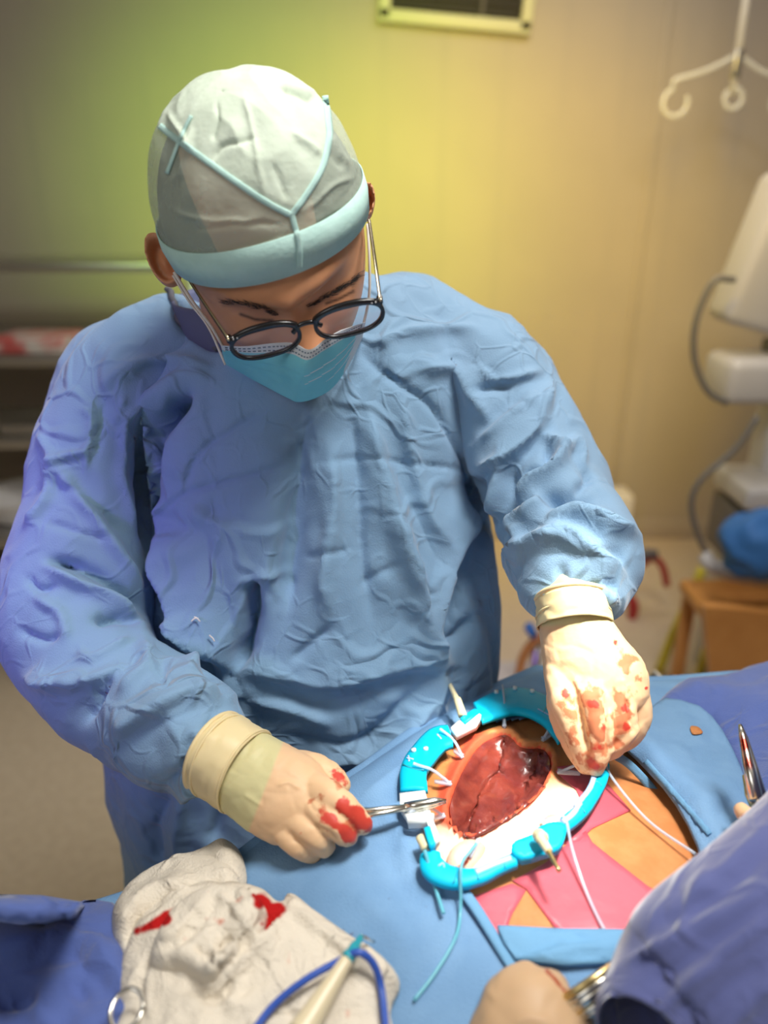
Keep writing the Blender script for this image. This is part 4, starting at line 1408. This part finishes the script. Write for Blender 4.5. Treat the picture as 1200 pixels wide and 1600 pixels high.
# face mask
T_ = [(345, 540), (384, 541), (428, 536), (458, 536), (484, 546), (508, 530), (530, 517), (550, 510), (571, 503)]
B_ = [(353, 574), (392, 592), (430, 612), (450, 622), (466, 628), (492, 622), (520, 605), (545, 570), (567, 527)]
NU, NV = 90, 50
Ts, Bs = spline(T_, NU + 1), spline(B_, NU + 1)
V, Fc, mats = [], [], []
for sgnn in (0, 1):
    for i in range(NU + 1):
        u = 2 * i / NU - 1
        for j in range(NV + 1):
            v = j / NV
            p = Ts[i] * (1 - v) + Bs[i] * v
            d = .606 * (1 - v) + .692 * v + .050 * u * u - .024 * math.sin(math.pi * v) * (1 - u * u)
            for v0, am_ in ((.46, .004), (.62, .003), (.78, .002)):
                s_ = v - v0 - .10 * (1 - abs(u)) + .05
                d += am_ * (1 - u ** 4) * (0 if s_ < 0 else math.exp(-s_ / .08)) * .8
            d += .0018 * noise.noise(Vector((p[0] / 25, p[1] / 25, 0)))
            q = P(p[0], p[1], d)
            V.append(q + FWD * (.0015 * sgnn))
B2 = (NU + 1) * (NV + 1)
for i in range(NU):
    for j in range(NV):
        k = i * (NV + 1) + j
        Fc.append((k, k + 1, k + NV + 2, k + NV + 1))
        mats.append(1 if j < NV * .2 else 0)
for i in range(NU):
    for j in range(NV):
        k = B2 + i * (NV + 1) + j
        Fc.append((k, k + NV + 1, k + NV + 2, k + 1))
        mats.append(1)
for i in range(NU):
    for j in (0, NV):
        k = i * (NV + 1) + j
        Fc.append((k, k + NV + 1, B2 + k + NV + 1, B2 + k))
        mats.append(1 if j == 0 else 0)
for i in (0, NU):
    for j in range(NV):
        k = i * (NV + 1) + j
        Fc.append((k, k + 1, B2 + k + 1, B2 + k))
        mats.append(1)
fm = link('face_mask', V, Fc, M['mask'], sg)
fm.data.materials.append(M['maskw'])
fm.data.polygons.foreach_set('material_index', mats)
TM = bvh(fm)
for v in (.07, .15):
    parts = []
    for i in range(2, NU - 2, 2):
        a_ = Ts[i] * (1 - v) + Bs[i] * v
        b2 = Ts[i + 1] * (1 - v) + Bs[i + 1] * v
        la, na = hit(TM, a_[0], a_[1], .63)
        lb, nb_ = hit(TM, b2[0], b2[1], .63)
        parts.append(tube([la + na * .0004, lb + nb_ * .0004], .0005, 5))
    link('stitch_row', *merge(parts), M['stitch'], fm)
link('ear_loop', *tube([P(x, y, d) for x, y, d in spline([(352, 548, .672), (330, 510, .655), (300, 470, .64), (272, 425, .632)], 20)], .0014), M['loop'], fm)
link('ear_loop', *tube([P(x, y, d) for x, y, d in spline([(352, 570, .672), (326, 512, .66), (296, 472, .65), (270, 430, .64)], 20)], .0010), M['loop'], fm)
link('ear_loop', *tube([P(x, y, d) for x, y, d in spline([(568, 508, .668), (577, 460, .65), (577, 400, .64), (574, 350, .64)], 20)], .0012), M['loop'], fm)

# ------------------------------------------------------------------ gloved hands of the surgeon
def chain(pts, n=14, seg=20, flat=.92):
    return loft([(x, y, d, r_, r_ * d / FPX * flat) for x, y, d, r_ in pts], n, seg)
gL = union('glove', [
    loft([(352, 1186, 0.624, 60, .030), (385, 1206, 0.616, 64, .030), (425, 1232, 0.606, 69, .029), (458, 1252, 0.598, 68, .027), (485, 1268, 0.594, 58, .024)], 22, 36),
    chain([(478, 1228, 0.596, 26), (512, 1243, 0.580, 24), (540, 1262, 0.573, 20), (562, 1283, 0.575, 17), (568, 1290, 0.578, 15)]),
    chain([(470, 1250, 0.592, 26), (500, 1270, 0.575, 23), (524, 1290, 0.568, 20), (540, 1303, 0.571, 18), (545, 1308, 0.574, 15)]),
    chain([(440, 1268, 0.590, 26), (472, 1288, 0.576, 23), (496, 1308, 0.571, 20), (506, 1322, 0.578, 18)]),
    chain([(420, 1270, 0.594, 24), (445, 1296, 0.581, 22), (468, 1320, 0.575, 20), (488, 1332, 0.582, 17)]),
    chain([(440, 1200, 0.616, 26), (480, 1200, 0.616, 25), (514, 1212, 0.612, 21), (532, 1228, 0.604, 16)]),
], M['glove'], sg, voxel=.0013, smooth=3)
crumple(gL, [(45, .0007, (1, 1, 1), 'v'), (90, .0003, (1, 1, 1), 'r')])
crease(gL, [('g', .0016, 3, [(520, 1262), (545, 1284), (556, 1300)]), ('g', .0016, 3, [(488, 1288), (510, 1300), (528, 1316)]), ('g', .0012, 3, [(460, 1310), (480, 1322), (500, 1335)]),
            ('r', .0012, 3, [(432, 1228), (450, 1222), (470, 1232)]), ('g', .001, 3, [(485, 1245), (488, 1262), (500, 1270)]), ('g', .001, 3, [(455, 1300), (462, 1316)]), ('r', .001, 3, [(380, 1240), (410, 1260)])], wobble=1.5)
paint(gL, 'blood', [('p', [(535, 1258), (573, 1288)], 17, .9), ('p', [(512, 1280), (548, 1308)], 15, .85), (500, 1270, 12, .5), (527, 1212, 13, .7), (433, 1265, 9, .6), (412, 1298, 9, .55), (469, 1303, 7, .55), (538, 1225, 9, .6)])
paint(gL, 'smear', [('p', [(490, 1252), (520, 1290)], 20, .6), (420, 1312, 14, .5), (528, 1225, 16, .6), (545, 1290, 30, .7)])
px = topx(getco(gL))
dline = (px[:, 0] - 405) * .93 + (px[:, 1] - 1228) * .36
setattr_np(gL, 'cuffzone', np.clip(.5 - (dline - 10) / 5, 0, 1) * .85)
# rolled cuff
cuff = link('glove_cuff', *loft([(336, 1176, 0.629, 64, .040), (350, 1184, 0.625, 66, .0405), (366, 1194, 0.621, 66, .039), (384, 1205, 0.617, 66, .036)], 24, 48, cap=False), M['cuff'], gL)
cuff.modifiers.new('solid', 'SOLIDIFY').thickness = .0012
crumple(cuff, [(55, .0012, (1, 1, 1), 'v')])
TCF = bvh(cuff)
for q0, q1 in (((345, 1118), (318, 1225)), ((352, 1122), (328, 1232)), ((385, 1140), (352, 1246))):
    pass
def roll(cx, cy, d, hw, t, m, parent, tx, ty, r_=.0016):
    c0 = P(cx, cy, d)
    T = (P(cx + tx, cy + ty, d - .004) - c0).normalized()
    S = T.cross((CAM - c0).normalized()).normalized()
    Nn = S.cross(T)
    w = hw * d / FPX
    pts = [c0 + S * w * math.cos(a_) + Nn * t * math.sin(a_) for a_ in np.linspace(0, 2 * math.pi, 49)]
    return link('cuff_roll', *tube(pts, r_), m, parent)
roll(336, 1176, 0.629, 64, .040, M['cuff'], gL, 16, 9, .0022)
roll(345, 1181, 0.626, 66, .041, M['cuff'], gL, 16, 9, .0013)
roll(384, 1205, 0.617, 67, .037, M['cuff'], gL, 16, 9, .0012)

gR = union('glove', [
    loft([(895, 935, .668, 50, .030), (898, 975, .660, 54, .029), (912, 1020, .652, 66, .028), (930, 1062, .646, 78, .026), (940, 1092, .642, 74, .024)], 24, 36),
    chain([(878, 1050, .646, 27), (885, 1095, .634, 25), (900, 1140, .628, 21), (912, 1178, .628, 17), (919, 1198, .630, 14)]),
    chain([(918, 1050, .640, 28), (930, 1100, .624, 26), (938, 1142, .618, 22), (934, 1178, .620, 18), (928, 1200, .625, 14)]),
    chain([(952, 1050, .642, 28), (966, 1092, .628, 25), (972, 1130, .622, 22), (960, 1158, .628, 18), (946, 1176, .632, 14)]),
    chain([(972, 1050, .648, 26), (992, 1090, .640, 23), (996, 1122, .638, 20), (982, 1148, .642, 17), (968, 1160, .645, 14)]),
    chain([(880, 1060, .660, 26), (880, 1110, .655, 23), (895, 1160, .648, 18), (914, 1196, .640, 14)]),
], M['glove'], sg, voxel=.0013, smooth=3)
crumple(gR, [(45, .0007, (1, 1, 1), 'v'), (90, .0003, (1, 1, 1), 'r')])
crease(gR, [('g', .0045, 3.5, [(900, 1085), (910, 1130), (918, 1175)]), ('g', .0050, 3, [(946, 1085), (951, 1130), (948, 1178)]), ('g', .0035, 3, [(980, 1090), (985, 1135)]), ('s', .003, 5, [(1005, 1130), (975, 1160), (950, 1178)]),
            ('r', .002, 5, [(898, 1060), (908, 1080)]), ('r', .002, 6, [(935, 1062), (938, 1090)]), ('r', .0015, 5, [(972, 1060), (975, 1085)])], wobble=1.5)
paint(gR, 'blood', [(882, 1084, 13, .75), (925, 1192, 15, .7), (934, 1165, 13, .6), (977, 1108, 11, .7), (978, 1135, 10, .6), (925, 1100, 11, .65), (1002, 1050, 7, .6), (962, 1003, 7, .7), (1009, 1075, 5, .8), (940, 1135, 12, .6)])
paint(gR, 'smear', [('p', [(925, 1085), (936, 1180)], 26, .72), ('p', [(884, 1090), (910, 1190)], 20, .68), ('p', [(975, 1085), (968, 1155)], 22, .7), (978, 1035, 24, .66), (925, 1190, 28, .8), (1000, 1060, 14, .6)])
px = topx(getco(gR))
setattr_np(gR, 'cuffzone', np.clip(.5 - (px[:, 1] - 978) / 6, 0, 1) * .85)
cuff = link('glove_cuff', *loft([(893, 936, .668, 55, .040), (896, 955, .664, 56, .039), (899, 978, .659, 58, .036)], 20, 48, cap=False), M['cuff'], gR)
cuff.modifiers.new('solid', 'SOLIDIFY').thickness = .0012
crumple(cuff, [(55, .0012, (1, 1, 1), 'v')])
roll(893, 936, .668, 55, .040, M['cuff'], gR, 2, 16, .002)
roll(896, 962, .663, 57, .038, M['cuff'], gR, 2, 16, .0012)

# needle holder in the left hand of the picture
nh = thing('needle_holder', 'steel needle holder gripped in the bloody glove, its jaws reaching into the ring', 'surgical instrument')
A0, A1 = P(470, 1288, 0.599), P(662, 1258, 0.592)
tip = P(697, 1251, 0.592)
link('shank', *tube([P(500, 1262, 0.596), P(577, 1266, 0.586), A1], [.0024, .0020, .0022]), M['steel'], nh)
link('shank', *tube([P(500, 1282, 0.594), P(580, 1274, 0.584), A1], [.0024, .0020, .0022]), M['steel'], nh)
link('jaw', *tube([P(632, 1260, 0.591), P(650, 1258, 0.590), P(680, 1252, 0.590), tip], [.0030, .0038, .0030, .0015]), M['steel'], nh)
link('jaw', *tube([P(632, 1266, 0.592), P(655, 1263, 0.591), P(680, 1256, 0.591), P(697, 1253, 0.592)], [.0028, .0034, .0026, .0013]), M['steel'], nh)
cc = P(434, 1340, 0.609)
rx, ry = 23 * 0.609 / FPX, 19 * 0.609 / FPX
pts = [cc + RGT * rx * math.cos(a_) + UPV * ry * math.sin(a_) + FWD * .006 * math.cos(a_) for a_ in np.linspace(0, 2 * math.pi, 41)]
link('finger_ring', *tube(pts, .0016, 12), M['steel'], nh)
link('shank', *tube([P(455, 1330, 0.607), P(480, 1305, 0.602), P(505, 1282, 0.596)], .0018), M['steel'], nh)

# ------------------------------------------------------------------ gauze sponges, cautery pen, cable
def folds(h, s, seed, rise=30):
    def f(p, e):
        out = np.empty(len(p))
        for i, q in enumerate(p):
            v = Vector((q[0] / s, q[1] / s, seed))
            v2 = v + noise.noise_vector(v * .7) * .4
            out[i] = .62 + .34 * noise.noise(v2 * .9) + .14 * (1 - 2 * abs(noise.noise(v2 * 1.7))) + .05 * (1 - 2 * abs(noise.noise(v2 * 4)))
        return h * out * (1 - np.exp(-e / rise * 2.2)) 
    return f
gz1 = slab('gauze_sponge', TGZ, [(262, 1352), (300, 1340), (325, 1328), (350, 1318), (375, 1335), (387, 1365), (383, 1400), (340, 1425), (270, 1420)], M['gauze'], None, step=5, lift=.003, thick=.002, topfn=folds(.020, 60, 1), fallback=.62, up=True)
bake(gz1, [('SMOOTH', dict(factor=.5, iterations=3))])
tag(gz1, 'clean cream gauze lump at the back of the gauze pile', 'gauze')
gz2 = slab('gauze_sponge', TGZ, [(176, 1440), (195, 1400), (225, 1372), (270, 1355), (330, 1352), (380, 1378), (370, 1430), (300, 1460), (240, 1470), (205, 1520), (180, 1490)], M['gauze'], None, step=5, lift=.004, thick=.003, topfn=folds(.026, 70, 4), fallback=.60, up=True)
bake(gz2, [('SMOOTH', dict(factor=.5, iterations=3))])
tag(gz2, 'rolled white gauze with small blood spots at the left of the pile', 'gauze')
paint(gz2, 'blood', [(236, 1381, 12, .5), (254, 1378, 6, .45), (248, 1438, 24, .7), (225, 1460, 12, .6)])
paint(gz2, 'smear', [(240, 1385, 25, .3)])
gz3 = slab('gauze_sponge', TGZ, [(186, 1600), (188, 1540), (200, 1485), (225, 1440), (255, 1412), (300, 1395), (360, 1392), (415, 1405), (440, 1430), (448, 1412), (470, 1420), (505, 1450), (560, 1485), (600, 1515), (628, 1552), (610, 1600), (600, 1720), (180, 1720)], M['gauze'], None, step=5, lift=.006, thick=.003, topfn=folds(.032, 110, 8, 40), fallback=.55, up=True)
bake(gz3, [('SMOOTH', dict(factor=.5, iterations=3))])
tag(gz3, 'large spread gauze sponge soaked with blood under the cautery pen', 'gauze')
paint(gz3, 'blood', [('p', [(215, 1455), (240, 1445), (262, 1428)], 13, .75), ('p', [(405, 1410), (425, 1430), (415, 1450)], 20, .95), (432, 1422, 18, .9), (255, 1440, 20, .8), (405, 1455, 10, .5), (447, 1500, 7, .5)])
paint(gz3, 'smear', [(270, 1425, 30, .42), (300, 1480, 25, .35), (350, 1440, 45, .32), (410, 1470, 18, .45), ('p', [(465, 1455), (450, 1500), (447, 1530)], 9, .5), (540, 1580, 20, .45), (340, 1440, 20, .38), (375, 1400, 30, .4)])
crease(gz3, [('s', .012, 8, [(440, 1435), (420, 1470), (370, 1510), (320, 1545)]), ('g', .010, 6, [(300, 1545), (335, 1560), (360, 1540)]), ('r', .006, 7, [(270, 1500), (310, 1520), (330, 1555)]), ('r', .006, 6, [(455, 1420), (520, 1470), (590, 1515)]), ('g', .006, 6, [(238, 1480), (215, 1540), (225, 1600)]), ('g', .004, 5, [(500, 1520), (450, 1560), (460, 1600)])])
gz4 = slab('gauze_sponge', bvh(gz3, gz2, gz1), [(232, 1505), (250, 1450), (280, 1410), (320, 1392), (370, 1390), (408, 1408), (420, 1440), (395, 1480), (355, 1520), (325, 1540), (290, 1520), (255, 1520)], M['gauze'], None, step=4.5, lift=-.004, thick=.002, topfn=folds(.022, 60, 15, 18), fallback=.55, up=True)
bake(gz4, [('SMOOTH', dict(factor=.5, iterations=3))])
tag(gz4, 'crumpled pink-stained gauze bunched on top of the pile', 'gauze')
paint(gz4, 'blood', [(325, 1394, 8, .5), (404, 1412, 15, .8), (258, 1436, 16, .8), (415, 1440, 12, .7), (398, 1400, 10, .7)])
paint(gz4, 'smear', [(340, 1430, 50, .36), (290, 1460, 22, .42), (375, 1400, 25, .46), (345, 1480, 20, .32)])

crease(gz4, [('g', .006, 5, [(300, 1470), (330, 1500), (352, 1515)]), ('g', .005, 4, [(318, 1500), (345, 1480), (372, 1470)]), ('r', .005, 6, [(250, 1470), (290, 1440), (320, 1405)]), ('g', .005, 5, [(262, 1480), (300, 1455), (330, 1420)]), ('r', .006, 6, [(395, 1425), (370, 1470), (330, 1515)]), ('g', .005, 4, [(405, 1435), (385, 1478), (350, 1520)]), ('r', .004, 5, [(340, 1400), (370, 1420), (385, 1440)])])
crease(gz2, [('g', .007, 6, [(215, 1450), (250, 1415), (300, 1395)]), ('r', .006, 7, [(195, 1430), (230, 1395), (290, 1375)]), ('g', .005, 5, [(280, 1372), (320, 1380), (350, 1370)])])
TP = bvh(gz3, gz4, dm, dn)
cp_ = thing('cautery_pen', 'cream electrocautery pen with teal collar and thin metal tip on the gauze', 'surgical instrument')
def lay(x, y, h, fb=.55):
    loc, nor = hit(TP, x, y, fb)
    return loc + Vector((0, 0, 1)) * h
pa, pb = lay(470, 1640, .012), lay(543, 1524, .014)
pen = link('handle', *tube([pa.lerp(pb, t) for t in np.linspace(0, 1, 20)], [.0085 - .0045 * t for t in np.linspace(0, 1, 20)], 20), M['pen'], cp_)
paint(pen, 'blood', [(525, 1560, 16, .35), (500, 1590, 16, .35), (535, 1535, 9, .4)])
pc = pb + (pb - pa).normalized() * .016
link('collar', *tube([pb.lerp(pc, t) for t in (0, .2, .21, .6, .61, 1)], [.0042, .0042, .0032, .0032, .0025, .0015], 16), M['teal'], cp_)
pd = P(584, 1471, (pc - CAM).dot(FWD) + .02)
link('blade_tip', *tube([pc, pc.lerp(pd, .85), pd], [.0009, .0009, .0012]), M['steel'], cp_)
cbl = link('cable', *tube(sp3([lay(395, 1625, .006), lay(430, 1580, .006), lay(480, 1548, .010), lay(530, 1527, .014), lay(560, 1517, .016), lay(583, 1527, .012), lay(596, 1560, .008), lay(604, 1630, .006)], 50), .0023, 12), M['cable'])
tag(cbl, 'blue cable looping over the gauze around the cautery pen', 'cable')
sc_ = thing('scissors', 'steel finger ring of scissors at the bottom left edge', 'surgical instrument')
cc = lay(202, 1598, .012)
link('finger_ring', *tube([cc + Vector((.0095 * math.cos(a_), .011 * math.sin(a_), .003 * math.sin(a_))) for a_ in np.linspace(0, 2 * math.pi, 37)], .0014, 12), M['steel'], sc_)
link('shank', *tube([cc + Vector((0, -.011, -.003)), cc + Vector((.004, -.08, -.006))], .0018), M['steel'], sc_)

# ------------------------------------------------------------------ assistant at the lower right
as_ = thing('person', 'assistant at the lower right seen only as a dark navy gown sleeve', 'person')
V, Fc = loft([(1012, 1632, .424, 80, .030), (1024, 1612, .430, 94, .032), (1062, 1582, .437, 126, .038), (1112, 1548, .44, 150, .045), (1236, 1468, .45, 165, .05), (1368, 1372, .48, 185, .055), (1530, 1220, .52, 190, .06)], 90, 110, cap=False)
slv = link('gown_sleeve', V, Fc, M['gown_navy'], as_)
crumple(slv, [(10, .004, (1, 1, 1), 'n')])
crease(slv, [('r', .006, 7, [(1215, 1388), (1130, 1427), (1050, 1469), (985, 1502)]), ('r', .007, 7, [(1215, 1428), (1144, 1479), (1088, 1530), (1032, 1586)]), ('r', .004, 6, [(1107, 1353), (1083, 1404), (1060, 1450)]),
             ('g', .005, 9, [(1200, 1330), (1120, 1400), (1040, 1440)]), ('g', .005, 9, [(1160, 1450), (1090, 1490), (1020, 1540)]), ('r', .004, 8, [(1210, 1280), (1140, 1350), (1070, 1400)]), ('g', .004, 8, [(1200, 1500), (1120, 1560), (1080, 1620)]), ('r', .005, 7, [(1220, 1530), (1160, 1580), (1120, 1640)])])
so = slv.modifiers.new('solid', 'SOLIDIFY')
so.thickness = .002
hem = link('arm', *loft([(1160, 1520, .452, 60, .02), (1190, 1480, .45, 70, .025), (1250, 1400, .46, 85, .03), (1500, 1200, .54, 95, .035)], 16, 24), M['skin'], as_)
hand2 = union('glove', [loft([(1240, 1345, .50, 45, .02), (1215, 1310, .52, 42, .018)], 10, 24), chain([(1205, 1300, .53, 20), (1180, 1285, .55, 17), (1164, 1272, .56, 14), (1158, 1264, .565, 12)])], M['glove'], as_, voxel=.002, smooth=2)
setattr_np(hand2, 'blood', np.zeros(len(hand2.data.vertices)))
paint(hand2, 'smear', [(1165, 1268, 20, .5)])
n3 = thing('needle_holder', 'bloodstained needle holder with gold handle pointing up at the right edge', 'surgical instrument')
j1 = link('jaw', *tube([P(1156, 1132, .60), P(1160, 1150, .595), P(1168, 1190, .585), P(1182, 1250, .565)], [.0012, .0028, .0042, .0052]), M['steel'], n3)
j2 = link('jaw', *tube([P(1157, 1132, .602), P(1164, 1152, .598), P(1175, 1192, .588), P(1192, 1252, .568)], [.0010, .0022, .0034, .0042]), M['steel'], n3)
for j_ in (j1, j2):
    paint(j_, 'blood', [('p', [(1158, 1140), (1168, 1195)], 14, .6)])
link('shank', *tube([P(1184, 1245, .567), P(1200, 1275, .56), P(1225, 1320, .55)], .003), M['steel'], n3)
link('handle', *tube([P(1163, 1212, .592), P(1172, 1240, .58), P(1180, 1262, .575)], [.0016, .0040, .0036]), M['brass'], n3)

# ------------------------------------------------------------------ third hand at the bottom
p3 = thing('person', 'person at the bottom edge seen only as a tan gloved hand', 'person')
h3 = union('glove', [
    loft([(835, 1760, .44, 110, .03), (830, 1680, .455, 104, .03), (828, 1620, .465, 96, .028), (828, 1572, .475, 74, .024)], 20, 36),
    chain([(790, 1600, .465, 46), (800, 1560, .474, 40), (826, 1536, .482, 32)]),
    chain([(845, 1590, .465, 44), (855, 1556, .474, 38), (862, 1545, .484, 30)]),
    chain([(890, 1620, .465, 34), (900, 1605, .468, 26), (915, 1604, .475, 19), (928, 1604, .480, 15)]),
], M['glove2'], p3, voxel=.002, smooth=6)
crumple(h3, [(35, .0008, (1, 1, 1), 'v')])
crease(h3, [('r', .0015, 5, [(762, 1548), (772, 1560)]), ('r', .0015, 6, [(800, 1600), (830, 1590), (860, 1600)])])
paint(h3, 'blood', [('p', [(853, 1518), (868, 1530), (882, 1548)], 7, .6)])
tl3 = thing('retractor_handle', 'ribbed steel instrument handle between the tan glove and the navy sleeve', 'surgical instrument')
a_, b2 = P(874, 1590, .462), P(985, 1515, .468)
ax = (b2 - a_).normalized()
sd = ax.cross(nC).normalized()
for k in range(6):
    o_ = sd * (k - 2.5) * .0034 + nC * (.002 * math.cos((k - 2.5) * .6))
    link('rib', *tube([a_ + o_, b2 + o_], .0021), M['steel' if k % 3 else 'brass'], tl3)
link('core', *tube([a_ - nC * .003, b2 - nC * .003], .007), M['steel'], tl3)
